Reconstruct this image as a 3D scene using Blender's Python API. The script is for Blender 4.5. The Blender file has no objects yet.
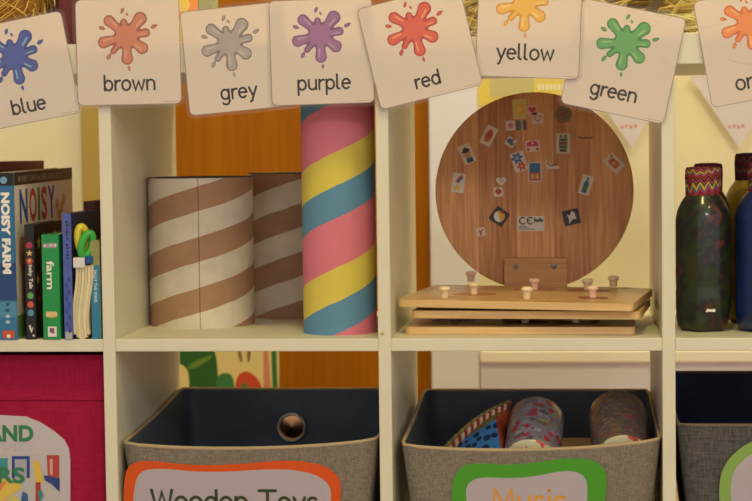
import bpy, bmesh, math, random
from math import sin, cos, pi, atan2, sqrt, radians, hypot
from mathutils import Vector, Matrix

random.seed(7)
scene = bpy.context.scene
COL = scene.collection

# ------------------------------------------------------------------ camera
CX, CY, CZ, YAW, PIT, ROL, FPX = 0.236736, -2.333175, 0.626904, -0.105047, 0.054355, -0.012880, 1886.76
FW = Vector((sin(YAW) * cos(PIT), cos(YAW) * cos(PIT), -sin(PIT)))
_r = Vector((cos(YAW), -sin(YAW), 0)); _u = _r.cross(FW)
RT = cos(ROL) * _r + sin(ROL) * _u
UP = -sin(ROL) * _r + cos(ROL) * _u
CAM = Vector((CX, CY, CZ))
def _ray(u, v): return FW + RT * ((u - 376) / FPX) - UP * ((v - 250.5) / FPX)
def atY(u, v, Y):
    d = _ray(u, v); return CAM + d * ((Y - CY) / d.y)
def atZ(u, v, Z):
    d = _ray(u, v); return CAM + d * ((Z - CZ) / d.z)
cd = bpy.data.cameras.new('camera'); co = bpy.data.objects.new('camera', cd); COL.objects.link(co)
m = Matrix((RT, UP, -FW)).transposed().to_4x4(); m.translation = CAM
co.matrix_world = m
cd.sensor_width = 36; cd.lens = FPX * 36 / 752; cd.clip_start = 0.05; cd.clip_end = 50
cd.dof.use_dof = True; cd.dof.focus_distance = 2.36; cd.dof.aperture_fstop = 9
scene.camera = co

# ------------------------------------------------------------------ materials
def lin(c):
    if isinstance(c, str):
        c = [int(c[i:i + 2], 16) for i in (0, 2, 4)]
    f = lambda x: x / 12.92 if x <= 0.04045 else ((x + 0.055) / 1.055) ** 2.4
    return tuple(f(x / 255) for x in c) + (1.0,)
_M = {}
def new_mat(name):
    mt = bpy.data.materials.new(name); mt.use_nodes = True
    nt = mt.node_tree
    return mt, nt, nt.nodes['Principled BSDF'], nt.nodes, nt.links
def pbr(name, col, rough=0.6, spec=0.4, metal=0.0, noise=0.0, nscale=60, bump=0.0, bscale=200, coat=0.0, stretch=None):
    if name in _M: return _M[name]
    mt, nt, b, N, L = new_mat(name)
    c = lin(col)
    b.inputs['Base Color'].default_value = c
    b.inputs['Roughness'].default_value = rough
    b.inputs['Specular IOR Level'].default_value = spec
    b.inputs['Metallic'].default_value = metal
    b.inputs['Coat Weight'].default_value = coat
    b.inputs['Coat Roughness'].default_value = 0.06
    if noise or bump:
        tc = N.new('ShaderNodeTexCoord'); mp = N.new('ShaderNodeMapping')
        if stretch: mp.inputs['Scale'].default_value = stretch
        L.new(tc.outputs['Object'], mp.inputs['Vector'])
    if noise:
        nz = N.new('ShaderNodeTexNoise'); nz.inputs['Scale'].default_value = nscale; nz.inputs['Detail'].default_value = 4
        L.new(mp.outputs[0], nz.inputs['Vector'])
        rp = N.new('ShaderNodeValToRGB')
        rp.color_ramp.elements[0].position = 0.3; rp.color_ramp.elements[1].position = 0.7
        rp.color_ramp.elements[0].color = tuple(x * (1 - noise) for x in c[:3]) + (1,)
        rp.color_ramp.elements[1].color = tuple(min(1, x * (1 + noise)) for x in c[:3]) + (1,)
        L.new(nz.outputs['Fac'], rp.inputs[0]); L.new(rp.outputs[0], b.inputs['Base Color'])
    if bump:
        n2 = N.new('ShaderNodeTexNoise'); n2.inputs['Scale'].default_value = bscale; n2.inputs['Detail'].default_value = 3
        L.new(mp.outputs[0], n2.inputs['Vector'])
        bp = N.new('ShaderNodeBump'); bp.inputs['Strength'].default_value = bump; bp.inputs['Distance'].default_value = 0.002
        L.new(n2.outputs['Fac'], bp.inputs['Height']); L.new(bp.outputs[0], b.inputs['Normal'])
    _M[name] = mt
    return mt
def wood(name, dark, light, axis='z', scale=12, rough=0.45, ring=18, spec=0.4, planks=None):
    """straight grain running along one axis"""
    if name in _M: return _M[name]
    mt, nt, b, N, L = new_mat(name)
    tc = N.new('ShaderNodeTexCoord'); mp = N.new('ShaderNodeMapping')
    st = {'x': (0.05, 1, 1), 'y': (1, 0.05, 1), 'z': (1, 1, 0.05)}[axis]
    mp.inputs['Scale'].default_value = st
    L.new(tc.outputs['Object'], mp.inputs['Vector'])
    nz = N.new('ShaderNodeTexNoise'); nz.inputs['Scale'].default_value = scale; nz.inputs['Detail'].default_value = 6; nz.inputs['Roughness'].default_value = 0.65
    L.new(mp.outputs[0], nz.inputs['Vector'])
    n2 = N.new('ShaderNodeTexNoise'); n2.inputs['Scale'].default_value = scale * ring; n2.inputs['Detail'].default_value = 2
    L.new(mp.outputs[0], n2.inputs['Vector'])
    mx = N.new('ShaderNodeMix'); mx.data_type = 'FLOAT'; mx.inputs[0].default_value = 0.35
    L.new(nz.outputs['Fac'], mx.inputs[2]); L.new(n2.outputs['Fac'], mx.inputs[3])
    rp = N.new('ShaderNodeValToRGB')
    rp.color_ramp.elements[0].position = 0.33; rp.color_ramp.elements[1].position = 0.68
    rp.color_ramp.elements[0].color = lin(dark); rp.color_ramp.elements[1].color = lin(light)
    g = mx.outputs[0]
    if planks:
        sp = N.new('ShaderNodeSeparateXYZ'); L.new(tc.outputs['Object'], sp.inputs[0])
        fl = math_node(N, L, 'FLOOR', math_node(N, L, 'DIVIDE', math_node(N, L, 'ADD', sp.outputs[0], 1.013), planks))
        wn = N.new('ShaderNodeTexWhiteNoise'); wn.noise_dimensions = '1D'; L.new(fl, wn.inputs['W'])
        g = math_node(N, L, 'ADD', g, math_node(N, L, 'MULTIPLY', math_node(N, L, 'SUBTRACT', wn.outputs['Value'], .5), .16))
    L.new(g, rp.inputs[0]); L.new(rp.outputs[0], b.inputs['Base Color'])
    b.inputs['Roughness'].default_value = rough; b.inputs['Specular IOR Level'].default_value = spec
    _M[name] = mt
    return mt
def math_node(N, L, op, a, b=None, c=None):
    n = N.new('ShaderNodeMath'); n.operation = op
    for i, x in enumerate((a, b, c)):
        if x is None: continue
        if isinstance(x, (int, float)): n.inputs[i].default_value = x
        else: L.new(x, n.inputs[i])
    return n.outputs[0]
def ramp(N, L, val, stops, interp='CONSTANT'):
    rp = N.new('ShaderNodeValToRGB'); cr = rp.color_ramp; cr.interpolation = interp
    while len(cr.elements) < len(stops): cr.elements.new(0.5)
    for e, (p, c) in zip(cr.elements, stops): e.position = p; e.color = lin(c)
    L.new(val, rp.inputs[0]); return rp.outputs[0]
def spiral(name, stops, period, rise, phase, seam=None, dirt=0.12, rough=0.75):
    """helical paper stripes round a cardboard tube; rise = climb per full turn"""
    mt, nt, b, N, L = new_mat(name)
    tc = N.new('ShaderNodeTexCoord'); sp = N.new('ShaderNodeSeparateXYZ'); L.new(tc.outputs['Object'], sp.inputs[0])
    th = math_node(N, L, 'ARCTAN2', sp.outputs[0], math_node(N, L, 'MULTIPLY', sp.outputs[1], -1.0))
    t = math_node(N, L, 'SUBTRACT', sp.outputs[2], math_node(N, L, 'MULTIPLY', th, rise / (2 * pi)))
    wob = N.new('ShaderNodeTexNoise'); wob.inputs['Scale'].default_value = 30; L.new(tc.outputs['Object'], wob.inputs['Vector'])
    t = math_node(N, L, 'ADD', t, math_node(N, L, 'MULTIPLY', math_node(N, L, 'SUBTRACT', wob.outputs['Fac'], 0.5), 0.003))
    fr = math_node(N, L, 'FRACT', math_node(N, L, 'ADD', math_node(N, L, 'DIVIDE', t, period), phase))
    col = ramp(N, L, fr, stops)
    nz = N.new('ShaderNodeTexNoise'); nz.inputs['Scale'].default_value = 38; nz.inputs['Detail'].default_value = 6; L.new(tc.outputs['Object'], nz.inputs['Vector'])
    sh = math_node(N, L, 'ADD', math_node(N, L, 'MULTIPLY', nz.outputs['Fac'], dirt * 2), 1 - dirt * 1.2)
    if seam is not None:
        d = math_node(N, L, 'ABSOLUTE', math_node(N, L, 'SUBTRACT', th, seam))
        sh = math_node(N, L, 'MULTIPLY', sh, math_node(N, L, 'ADD', 0.45, math_node(N, L, 'MULTIPLY', math_node(N, L, 'GREATER_THAN', d, 0.010), 0.55)))
    mx = N.new('ShaderNodeMix'); mx.data_type = 'RGBA'; mx.blend_type = 'MULTIPLY'; mx.inputs[0].default_value = 1
    cb = N.new('ShaderNodeCombineColor')
    for i in range(3): L.new(sh, cb.inputs[i])
    L.new(col, mx.inputs[6]); L.new(cb.outputs[0], mx.inputs[7]); L.new(mx.outputs[2], b.inputs['Base Color'])
    b.inputs['Roughness'].default_value = rough; b.inputs['Specular IOR Level'].default_value = 0.25
    return mt
def zigzag(name, cols, zs=0.03, teeth=12, amp=0.006):
    mt, nt, b, N, L = new_mat(name)
    tc = N.new('ShaderNodeTexCoord'); sp = N.new('ShaderNodeSeparateXYZ'); L.new(tc.outputs['Object'], sp.inputs[0])
    th = math_node(N, L, 'ARCTAN2', sp.outputs[0], math_node(N, L, 'MULTIPLY', sp.outputs[1], -1.0))
    u = math_node(N, L, 'MULTIPLY', th, teeth / (2 * pi))
    tri = math_node(N, L, 'ABSOLUTE', math_node(N, L, 'SUBTRACT', math_node(N, L, 'FRACT', u), 0.5))
    v = math_node(N, L, 'ADD', sp.outputs[2], math_node(N, L, 'MULTIPLY', tri, 2 * amp))
    nz = N.new('ShaderNodeTexNoise'); nz.inputs['Scale'].default_value = 22; L.new(tc.outputs['Object'], nz.inputs['Vector'])
    v = math_node(N, L, 'ADD', math_node(N, L, 'DIVIDE', v, zs), math_node(N, L, 'MULTIPLY', nz.outputs['Fac'], 2.2))
    fr = math_node(N, L, 'FRACT', v)
    n = len(cols)
    col = ramp(N, L, fr, [(i / n, c) for i, c in enumerate(cols)])
    L.new(col, b.inputs['Base Color']); b.inputs['Roughness'].default_value = 0.85; b.inputs['Specular IOR Level'].default_value = 0.15
    return mt
def blotch(name, cols, scale=60, rough=0.35, lines=True, paper='c9b9a8', coat=0.2, flat=1.0):
    """small printed motifs scattered on wrapping paper"""
    mt, nt, b, N, L = new_mat(name)
    tc = N.new('ShaderNodeTexCoord')
    nz0 = N.new('ShaderNodeTexNoise'); nz0.inputs['Scale'].default_value = scale * 1.5; L.new(tc.outputs['Object'], nz0.inputs['Vector'])
    ad = N.new('ShaderNodeVectorMath'); ad.operation = 'MULTIPLY_ADD'
    L.new(nz0.outputs['Color'], ad.inputs[0]); ad.inputs[1].default_value = (0.02, 0.02, 0.02); L.new(tc.outputs['Object'], ad.inputs[2])
    vo = N.new('ShaderNodeTexVoronoi'); vo.inputs['Scale'].default_value = scale; mp = N.new('ShaderNodeMapping'); mp.inputs['Scale'].default_value = (1, 1, flat); L.new(ad.outputs[0], mp.inputs['Vector']); L.new(mp.outputs[0], vo.inputs['Vector'])
    sp = N.new('ShaderNodeSeparateColor'); L.new(vo.outputs['Color'], sp.inputs[0])
    n = len(cols)
    col = ramp(N, L, sp.outputs[0], [(i / n, c) for i, c in enumerate(cols)])
    inside = math_node(N, L, 'LESS_THAN', vo.outputs['Distance'], 0.5 if lines else 2)
    mx = N.new('ShaderNodeMix'); mx.data_type = 'RGBA'
    L.new(inside, mx.inputs[0]); mx.inputs[6].default_value = lin(paper); L.new(col, mx.inputs[7])
    L.new(mx.outputs[2], b.inputs['Base Color'])
    b.inputs['Roughness'].default_value = rough; b.inputs['Coat Weight'].default_value = coat
    bp = N.new('ShaderNodeBump'); bp.inputs['Strength'].default_value = 0.5; bp.inputs['Distance'].default_value = 0.003
    L.new(nz0.outputs['Fac'], bp.inputs['Height']); L.new(bp.outputs[0], b.inputs['Normal'])
    return mt
def dots(name, base, dot, pitch):
    mt, nt, b, N, L = new_mat(name)
    tc = N.new('ShaderNodeTexCoord'); vo = N.new('ShaderNodeTexVoronoi'); vo.inputs['Scale'].default_value = 1 / pitch; vo.inputs['Randomness'].default_value = 0.25
    L.new(tc.outputs['Object'], vo.inputs['Vector'])
    f = math_node(N, L, 'LESS_THAN', vo.outputs['Distance'], 0.42)
    mx = N.new('ShaderNodeMix'); mx.data_type = 'RGBA'; L.new(f, mx.inputs[0]); mx.inputs[6].default_value = lin(base); mx.inputs[7].default_value = lin(dot)
    L.new(mx.outputs[2], b.inputs['Base Color']); b.inputs['Roughness'].default_value = 0.8
    return mt
def fabric(name, dark, light, scale=420, bump=0.5, rough=0.95):
    """plain woven cloth: two crossed sets of fine uneven threads"""
    mt, nt, b, N, L = new_mat(name)
    tc = N.new('ShaderNodeTexCoord')
    outs = []
    for st in ((0.12, 0.12, 1.0), (1.0, 1.0, 0.12)):
        mp = N.new('ShaderNodeMapping'); mp.inputs['Scale'].default_value = st; L.new(tc.outputs['Object'], mp.inputs['Vector'])
        nz = N.new('ShaderNodeTexNoise'); nz.inputs['Scale'].default_value = scale; nz.inputs['Detail'].default_value = 2; L.new(mp.outputs[0], nz.inputs['Vector'])
        outs.append(nz.outputs['Fac'])
    s = math_node(N, L, 'MULTIPLY', math_node(N, L, 'ADD', outs[0], outs[1]), 0.5)
    rp = N.new('ShaderNodeValToRGB'); rp.color_ramp.elements[0].position = 0.38; rp.color_ramp.elements[1].position = 0.62
    rp.color_ramp.elements[0].color = lin(dark); rp.color_ramp.elements[1].color = lin(light)
    L.new(s, rp.inputs[0]); L.new(rp.outputs[0], b.inputs['Base Color'])
    bp = N.new('ShaderNodeBump'); bp.inputs['Strength'].default_value = bump; bp.inputs['Distance'].default_value = 0.001
    L.new(s, bp.inputs['Height']); L.new(bp.outputs[0], b.inputs['Normal'])
    b.inputs['Roughness'].default_value = rough; b.inputs['Specular IOR Level'].default_value = 0.15
    return mt
def laminate(name, milk, wrinkle):
    """clear glossy pouch, slightly milky, with rucks"""
    mt = bpy.data.materials.new(name); mt.use_nodes = True
    N = mt.node_tree.nodes; L = mt.node_tree.links; N.clear()
    out = N.new('ShaderNodeOutputMaterial')
    tr = N.new('ShaderNodeBsdfTransparent'); tr.inputs[0].default_value = (0.985, 0.98, 0.97, 1)
    df = N.new('ShaderNodeBsdfDiffuse'); df.inputs[0].default_value = lin('cdbfae')
    gl = N.new('ShaderNodeBsdfGlossy'); gl.inputs['Roughness'].default_value = 0.09
    m1 = N.new('ShaderNodeMixShader'); m1.inputs[0].default_value = milk
    L.new(tr.outputs[0], m1.inputs[1]); L.new(df.outputs[0], m1.inputs[2])
    fr = N.new('ShaderNodeFresnel'); fr.inputs[0].default_value = 1.45
    tc = N.new('ShaderNodeTexCoord'); nz = N.new('ShaderNodeTexNoise'); nz.inputs['Scale'].default_value = 24; nz.inputs['Detail'].default_value = 1.5
    nz.inputs['Distortion'].default_value = 1.2
    L.new(tc.outputs['Object'], nz.inputs['Vector'])
    bp = N.new('ShaderNodeBump'); bp.inputs['Strength'].default_value = wrinkle; bp.inputs['Distance'].default_value = 0.02
    L.new(nz.outputs['Fac'], bp.inputs['Height'])
    L.new(bp.outputs[0], gl.inputs['Normal']); L.new(bp.outputs[0], fr.inputs['Normal'])
    m2 = N.new('ShaderNodeMixShader')
    L.new(fr.outputs[0], m2.inputs[0]); L.new(m1.outputs[0], m2.inputs[1]); L.new(gl.outputs[0], m2.inputs[2])
    ge = N.new('ShaderNodeNewGeometry'); m3 = N.new('ShaderNodeMixShader'); t2 = N.new('ShaderNodeBsdfTransparent')
    L.new(ge.outputs['Backfacing'], m3.inputs[0]); L.new(m2.outputs[0], m3.inputs[1]); L.new(t2.outputs[0], m3.inputs[2])
    L.new(m3.outputs[0], out.inputs[0])
    return mt
def paper(name, col, trans=0.25):
    """card stock that lets a little light through"""
    if name in _M: return _M[name]
    mt = bpy.data.materials.new(name); mt.use_nodes = True
    N = mt.node_tree.nodes; L = mt.node_tree.links; N.clear()
    out = N.new('ShaderNodeOutputMaterial')
    d = N.new('ShaderNodeBsdfDiffuse'); d.inputs[0].default_value = lin(col)
    t = N.new('ShaderNodeBsdfTranslucent'); t.inputs[0].default_value = lin(col)
    mx = N.new('ShaderNodeMixShader'); mx.inputs[0].default_value = trans
    L.new(d.outputs[0], mx.inputs[1]); L.new(t.outputs[0], mx.inputs[2]); L.new(mx.outputs[0], out.inputs[0])
    _M[name] = mt
    return mt

# ------------------------------------------------------------------ mesh builder
I4 = Matrix.Identity(4)
def T(x, y, z): return Matrix.Translation((x, y, z))
def RZ(a): return Matrix.Rotation(a, 4, 'Z')
def RX(a): return Matrix.Rotation(a, 4, 'X')
def RY(a): return Matrix.Rotation(a, 4, 'Y')
FRONT = Matrix(((1, 0, 0, 0), (0, 0, -1, 0), (0, 1, 0, 0), (0, 0, 0, 1)))   # flat art (x right, y up, z out) facing the room (-Y)
class MB:
    def __init__(s): s.v = []; s.f = []; s.m = []; s.s = []; s.mats = []
    def mi(s, mat):
        if mat not in s.mats: s.mats.append(mat)
        return s.mats.index(mat)
    def add(s, vs, fs, mat, M=I4, smooth=False):
        o = len(s.v); i = s.mi(mat)
        s.v += [tuple(M @ Vector(p)) for p in vs]
        for f in fs: s.f.append(tuple(o + k for k in f)); s.m.append(i); s.s.append(smooth)
    def box(s, a, b, mat, M=I4):
        x0, y0, z0 = a; x1, y1, z1 = b
        vs = [(x0, y0, z0), (x1, y0, z0), (x1, y1, z0), (x0, y1, z0), (x0, y0, z1), (x1, y0, z1), (x1, y1, z1), (x0, y1, z1)]
        s.add(vs, [(0, 3, 2, 1), (4, 5, 6, 7), (0, 1, 5, 4), (1, 2, 6, 5), (2, 3, 7, 6), (3, 0, 4, 7)], mat, M)
    def prism(s, pts, z0, z1, mat, M=I4, side=None):
        n = len(pts)
        A = sum(pts[i][0] * pts[(i + 1) % n][1] - pts[(i + 1) % n][0] * pts[i][1] for i in range(n))
        if A < 0: pts = pts[::-1]
        vs = [(x, y, z0) for x, y in pts] + [(x, y, z1) for x, y in pts]
        s.add(vs, [tuple(range(n, 2 * n))], mat, M)
        s.add(vs, [tuple(range(n))[::-1]] + [(i, (i + 1) % n, n + (i + 1) % n, n + i) for i in range(n)], side or mat, M)
    def poly(s, pts, z, mat, M=I4):
        n = len(pts)
        A = sum(pts[i][0] * pts[(i + 1) % n][1] - pts[(i + 1) % n][0] * pts[i][1] for i in range(n))
        if A < 0: pts = pts[::-1]
        s.add([(x, y, z) for x, y in pts], [tuple(range(n))], mat, M)
    def lathe(s, prof, mat, M=I4, n=40, caps=True, lobes=None):
        vs = []; fs = []
        for r, z in prof:
            for k in range(n):
                a = 2 * pi * k / n
                rr = r * (1 if lobes is None else lobes(a, z))
                vs.append((rr * cos(a), rr * sin(a), z))
        for j in range(len(prof) - 1):
            for k in range(n):
                a, b = j * n + k, j * n + (k + 1) % n
                fs.append((a, b, b + n, a + n))
        s.add(vs, fs, mat, M, True)
        if caps:
            L = len(prof) - 1
            if prof[0][0] > 1e-5: s.add(vs[:n], [tuple(range(n))[::-1]], mat, M)
            if prof[L][0] > 1e-5: s.add(vs[L * n:], [tuple(range(n))], mat, M)
    def tube(s, path, r, mat, M=I4, n=8, closed=False, flat=1.0):
        P = [Vector(p) for p in path]; k = len(P); vs = []; fs = []
        prev = None
        for i, p in enumerate(P):
            t = (P[(i + 1) % k] - P[i - 1]) if closed else (P[min(i + 1, k - 1)] - P[max(i - 1, 0)])
            t.normalize()
            if prev is None:
                a = Vector((0, 0, 1)) if abs(t.z) < 0.9 else Vector((1, 0, 0))
                prev = (a - t * a.dot(t)).normalized()
            else:
                q = prev - t * prev.dot(t)
                prev = q.normalized() if q.length > 1e-6 else prev
            bn = t.cross(prev)
            rr = r[i] if isinstance(r, (list, tuple)) else r
            for j in range(n):
                a = 2 * pi * j / n
                vs.append(tuple(p + prev * (rr * cos(a)) + bn * (rr * flat * sin(a))))
        for i in range(k if closed else k - 1):
            for j in range(n):
                a = i * n + j; b = i * n + (j + 1) % n; c = ((i + 1) % k) * n
                fs.append((a, b, c + (j + 1) % n, c + j))
        s.add(vs, fs, mat, M, True)
        if not closed:
            s.add(vs[:n], [tuple(range(n))[::-1]], mat, M); s.add(vs[-n:], [tuple(range(n))], mat, M)
    def build(s, name, parent=None, bevel=0.0, loc=None, autosmooth=False):
        me = bpy.data.meshes.new(name)
        v = s.v
        if loc is not None: v = [(p[0] - loc[0], p[1] - loc[1], p[2] - loc[2]) for p in v]
        me.from_pydata(v, [], s.f)
        for mt in s.mats: me.materials.append(mt)
        me.polygons.foreach_set('material_index', s.m)
        me.polygons.foreach_set('use_smooth', s.s)
        me.validate(); me.update()
        o = bpy.data.objects.new(name, me); COL.objects.link(o)
        if loc is not None: o.location = loc
        if parent is not None: o.parent = parent
        if bevel:
            b = o.modifiers.new('bevel', 'BEVEL'); b.width = bevel; b.segments = 2; b.limit_method = 'ANGLE'; b.angle_limit = radians(40)
            for p in me.polygons: p.use_smooth = False
        return o
def tag(o, label, cat, group=None, kind=None):
    o['label'] = label; o['category'] = cat
    if group: o['group'] = group
    if kind: o['kind'] = kind
    return o
def thing(name, label, cat, M=I4, group=None):
    o = bpy.data.objects.new(name, None); COL.objects.link(o); o.empty_display_size = 0.02
    o.matrix_world = M
    return tag(o, label, cat, group)
def struct(name, mb, **k):
    o = mb.build(name, **k); o['kind'] = 'structure'; return o
def rrect(w, h, r, n=5, cx=0, cy=0):
    pts = []
    for (sx, sy, a0) in ((1, 1, 0), (-1, 1, pi / 2), (-1, -1, pi), (1, -1, 3 * pi / 2)):
        for k in range(n + 1):
            a = a0 + (pi / 2) * k / n
            pts.append((cx + sx * (w / 2 - r) + r * cos(a), cy + sy * (h / 2 - r) + r * sin(a)))
    return pts
def circ(cx, cy, r, n=20, ry=None): return [(cx + r * cos(2 * pi * k / n), cy + (ry or r) * sin(2 * pi * k / n)) for k in range(n)]
def smooth_loop(pts, it=2):
    for _ in range(it):
        q = []
        for i in range(len(pts)):
            a, b = pts[i], pts[(i + 1) % len(pts)]
            q += [(a[0] * .75 + b[0] * .25, a[1] * .75 + b[1] * .25), (a[0] * .25 + b[0] * .75, a[1] * .25 + b[1] * .75)]
        pts = q
    return pts
# ---- handwriting-style stroke letters (x-height 1)
def arc(cx, cy, rx, ry, a0, a1, n=14):
    return [(cx + rx * cos(radians(a0 + (a1 - a0) * k / n)), cy + ry * sin(radians(a0 + (a1 - a0) * k / n))) for k in range(n + 1)]
GL = {
 'o': (0.98, [arc(.46, .5, .42, .5, 0, 360, 24)]),
 'b': (1.02, [[(.10, 1.5), (.10, 0)], arc(.50, .5, .40, .5, 0, 360, 24)]),
 'd': (1.02, [[(.88, 1.5), (.88, 0)], arc(.48, .5, .40, .5, 0, 360, 24)]),
 'p': (1.02, [[(.10, 1.0), (.10, -.55)], arc(.50, .5, .40, .5, 0, 360, 24)]),
 'g': (1.02, [[(.86, 1.0), (.86, -.2)] + arc(.48, -.2, .38, .36, 0, -145), arc(.46, .5, .40, .5, 0, 360, 24)]),
 'l': (.50, [[(.10, 1.5), (.10, .25)] + arc(.32, .25, .22, .25, 180, 275, 6)]),
 'u': (1.0, [[(.10, 1)] + arc(.48, .4, .38, .4, 180, 360), [(.86, 1), (.86, 0)]]),
 'e': (.98, [[(.06, .54), (.86, .54)] + arc(.46, .5, .41, .5, 5, 312, 20)]),
 'r': (.66, [[(.10, 1), (.10, 0)], arc(.50, .5, .40, .48, 180, 75, 8)]),
 'n': (1.0, [[(.10, 1), (.10, 0)], arc(.48, .58, .38, .42, 180, 0) + [(.86, 0)]]),
 'w': (1.34, [[(.06, 1), (.34, 0), (.66, .85), (.98, 0), (1.26, 1)]]),
 'y': (.92, [[(.06, 1), (.46, .05)], [(.86, 1), (.36, -.25)] + arc(.16, -.2, .22, .3, -30, -90, 6)]),
 's': (.82, [arc(.40, .74, .30, .25, 40, 250, 10) + arc(.40, .25, .32, .25, 75, -150, 10)]),
 'c': (.86, [arc(.48, .5, .42, .5, 50, 310, 18)]),
 'i': (.30, [[(.14, 1), (.14, 0)], [(.14, 1.42), (.14, 1.46)]]),
 'a': (1.02, [[(.86, 1.0), (.86, 0)], arc(.46, .5, .40, .5, 0, 360, 24)]),
 'W': (1.65, [[(.08, 1.5), (.42, 0), (.82, 1.35), (1.22, 0), (1.56, 1.5)]]),
 'T': (1.30, [[(.05, 1.5), (1.25, 1.5)], [(.65, 1.5), (.65, 0)]]),
 'M': (1.62, [[(.10, 0), (.26, 1.5), (.80, .3), (1.34, 1.5), (1.50, 0)]]),
 ' ': (.55, []),
}
def text_width(t): return sum(GL[c][0] + .10 for c in t) - .10
def strokes(mb, text, x, y, xh, w, z, mat, M, track=.10):
    """write text with baseline origin (x, y), x-height xh and pen width w"""
    for ch in text:
        adv, st = GL[ch]
        for path in st:
            P = [(x + px * xh, y + py * xh) for px, py in path]
            ribbon(mb, P, w, z, mat, M)
        x += (adv + track) * xh
def ribbon(mb, P, w, z, mat, M):
    # constant-width pen stroke with mitred joins and round ends
    n = len(P); closed = hypot(P[0][0] - P[-1][0], P[0][1] - P[-1][1]) < 1e-9 and n > 3
    Lp, Rp = [], []
    for i in range(n):
        a = P[i - 1] if i > 0 else (P[-2] if closed else None)
        b = P[i + 1] if i < n - 1 else (P[1] if closed else None)
        d1 = None if a is None else Vector((P[i][0] - a[0], P[i][1] - a[1])).normalized()
        d2 = None if b is None else Vector((b[0] - P[i][0], b[1] - P[i][1])).normalized()
        d1 = d1 or d2; d2 = d2 or d1
        t = (d1 + d2)
        t = t.normalized() if t.length > 1e-6 else d1
        nn = Vector((-t.y, t.x)); k = 1 / max(.45, nn.dot(Vector((-d1.y, d1.x))))
        Lp.append((P[i][0] + nn.x * w / 2 * k, P[i][1] + nn.y * w / 2 * k)); Rp.append((P[i][0] - nn.x * w / 2 * k, P[i][1] - nn.y * w / 2 * k))
    vs = [(x, y, z) for x, y in Rp] + [(x, y, z) for x, y in Lp]
    mb.add(vs, [(i, i + 1, n + i + 1, n + i) for i in range(n - 1)], mat, M)
    if not closed:
        for e in (P[0], P[-1]): mb.poly(circ(e[0], e[1], w / 2, 10), z + 1e-5, mat, M)
# ---- type from the built-in font
def type_mesh(text, size, bold=0.0, cond=1.0):
    cu = bpy.data.curves.new('tmp', 'FONT'); cu.body = text; cu.size = size; cu.offset = bold; cu.resolution_u = 3
    cu.space_character = 1.0
    ob = bpy.data.objects.new('tmp', cu); COL.objects.link(ob)
    dg = bpy.context.evaluated_depsgraph_get(); dg.update()
    me = bpy.data.meshes.new_from_object(ob.evaluated_get(dg))
    vs = [(v.co.x * cond, v.co.y, 0) for v in me.vertices]; fs = [tuple(p.vertices) for p in me.polygons]
    bpy.data.objects.remove(ob); bpy.data.curves.remove(cu); bpy.data.meshes.remove(me)
    return vs, fs
def typed(mb, text, x0, y0, w, h, z, mat, M, bold=0.0, rot=0):
    """fit text into the box x0..x0+w, y0..y0+h; rot=-90 reads downward"""
    vs, fs = type_mesh(text, 1.0, bold)
    xs = [v[0] for v in vs]; ys = [v[1] for v in vs]
    ax, bx, ay, by = min(xs), max(xs), min(ys), max(ys)
    out = []
    for x, y, _ in vs:
        u = (x - ax) / (bx - ax); t = (y - ay) / (by - ay)
        if rot == -90: out.append((x0 + t * w, y0 + h - u * h, z))
        else: out.append((x0 + u * w, y0 + t * h, z))
    # keep faces pointing outward
    f2 = []
    for f in fs:
        a, b, c = (Vector(out[k]) for k in f[:3])
        f2.append(f if (b - a).cross(c - a).z >= 0 else f[::-1])
    mb.add(out, f2, mat, M)

# ------------------------------------------------------------------ sizes
P_ = 0.351; TH = 0.008; D_ = 0.39; ZS = 0.389; ZB = 0.038; ZT = 0.724; ZTT = 0.762; ZLT = 0.373

# ------------------------------------------------------------------ setting
white_paint = pbr('white_board', 'd9d2be', 0.42, 0.4, noise=0.03, nscale=9, bump=0.03, bscale=300)
cream_wall = pbr('cream_wall', 'eadfbd', 0.9, 0.2, noise=0.03, nscale=3, bump=0.08, bscale=120)
YW = 1.15
mb = MB(); mb.box((-4, -4.5, -0.1), (4, YW + .1, 0), pbr('floor_vinyl', 'a58d6c', 0.5, noise=0.12, nscale=4)); struct('floor', mb)
mb = MB(); mb.box((-4, -4.5, 2.7), (4, YW + .1, 2.8), pbr('ceiling_paint', 'eeeae0', 0.9)); struct('ceiling', mb)
xd0 = atY(98, 200, YW).x - 0.03; xd1 = atY(429.5, 200, YW).x; xt1 = atY(478, 200, YW).x
xw0 = atY(84, 200, YW).x
mb = MB()
mb.box((-4, YW, 0), (xw0, YW + .1, 2.7), cream_wall)
mb.box((xt1, YW, 0), (4, YW + .1, 2.7), cream_wall)
mb.box((xw0, YW, 2.1), (xt1, YW + .1, 2.7), cream_wall)
struct('wall_back', mb)
door_wood = wood('orange_door', '965402', 'b26e02', 'z', 9, 0.55, 14, .12)
mb = MB(); mb.box((xd0 + .06, YW + .012, 0.0), (xd1, YW + .05, 2.04), door_wood); d1 = struct('door_1', mb, bevel=.002)
mb = MB(); mb.box((xw0, YW - .012, 0), (xd0 + .06, YW + .06, 2.1), pbr('ochre_trim', 'b39545', 0.5)); struct('trim_1', mb, bevel=.003)
mb = MB(); mb.box((xd1 + .001, YW - .015, 0), (xt1, YW + .06, 2.1), pbr('trim_white', 'e8e4f2', 0.5)); struct('trim_2', mb, bevel=.004)
zt = atY(600, 355, YW).z
mb = MB(); mb.box((xt1 + .002, YW - .024, zt - .012), (3.9, YW, zt + .012), pbr('light_band_pale', 'faf2ea', 0.4)); struct('trim_3', mb, bevel=.004)  # pale strip added for the bright band of light on the wall
mb = MB(); mb.box((xt1 + .002, YW - .010, 0), (3.9, YW, zt - .013), pbr('dado_white', 'e8dff0', 0.6)); struct('trim_4', mb)

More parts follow.
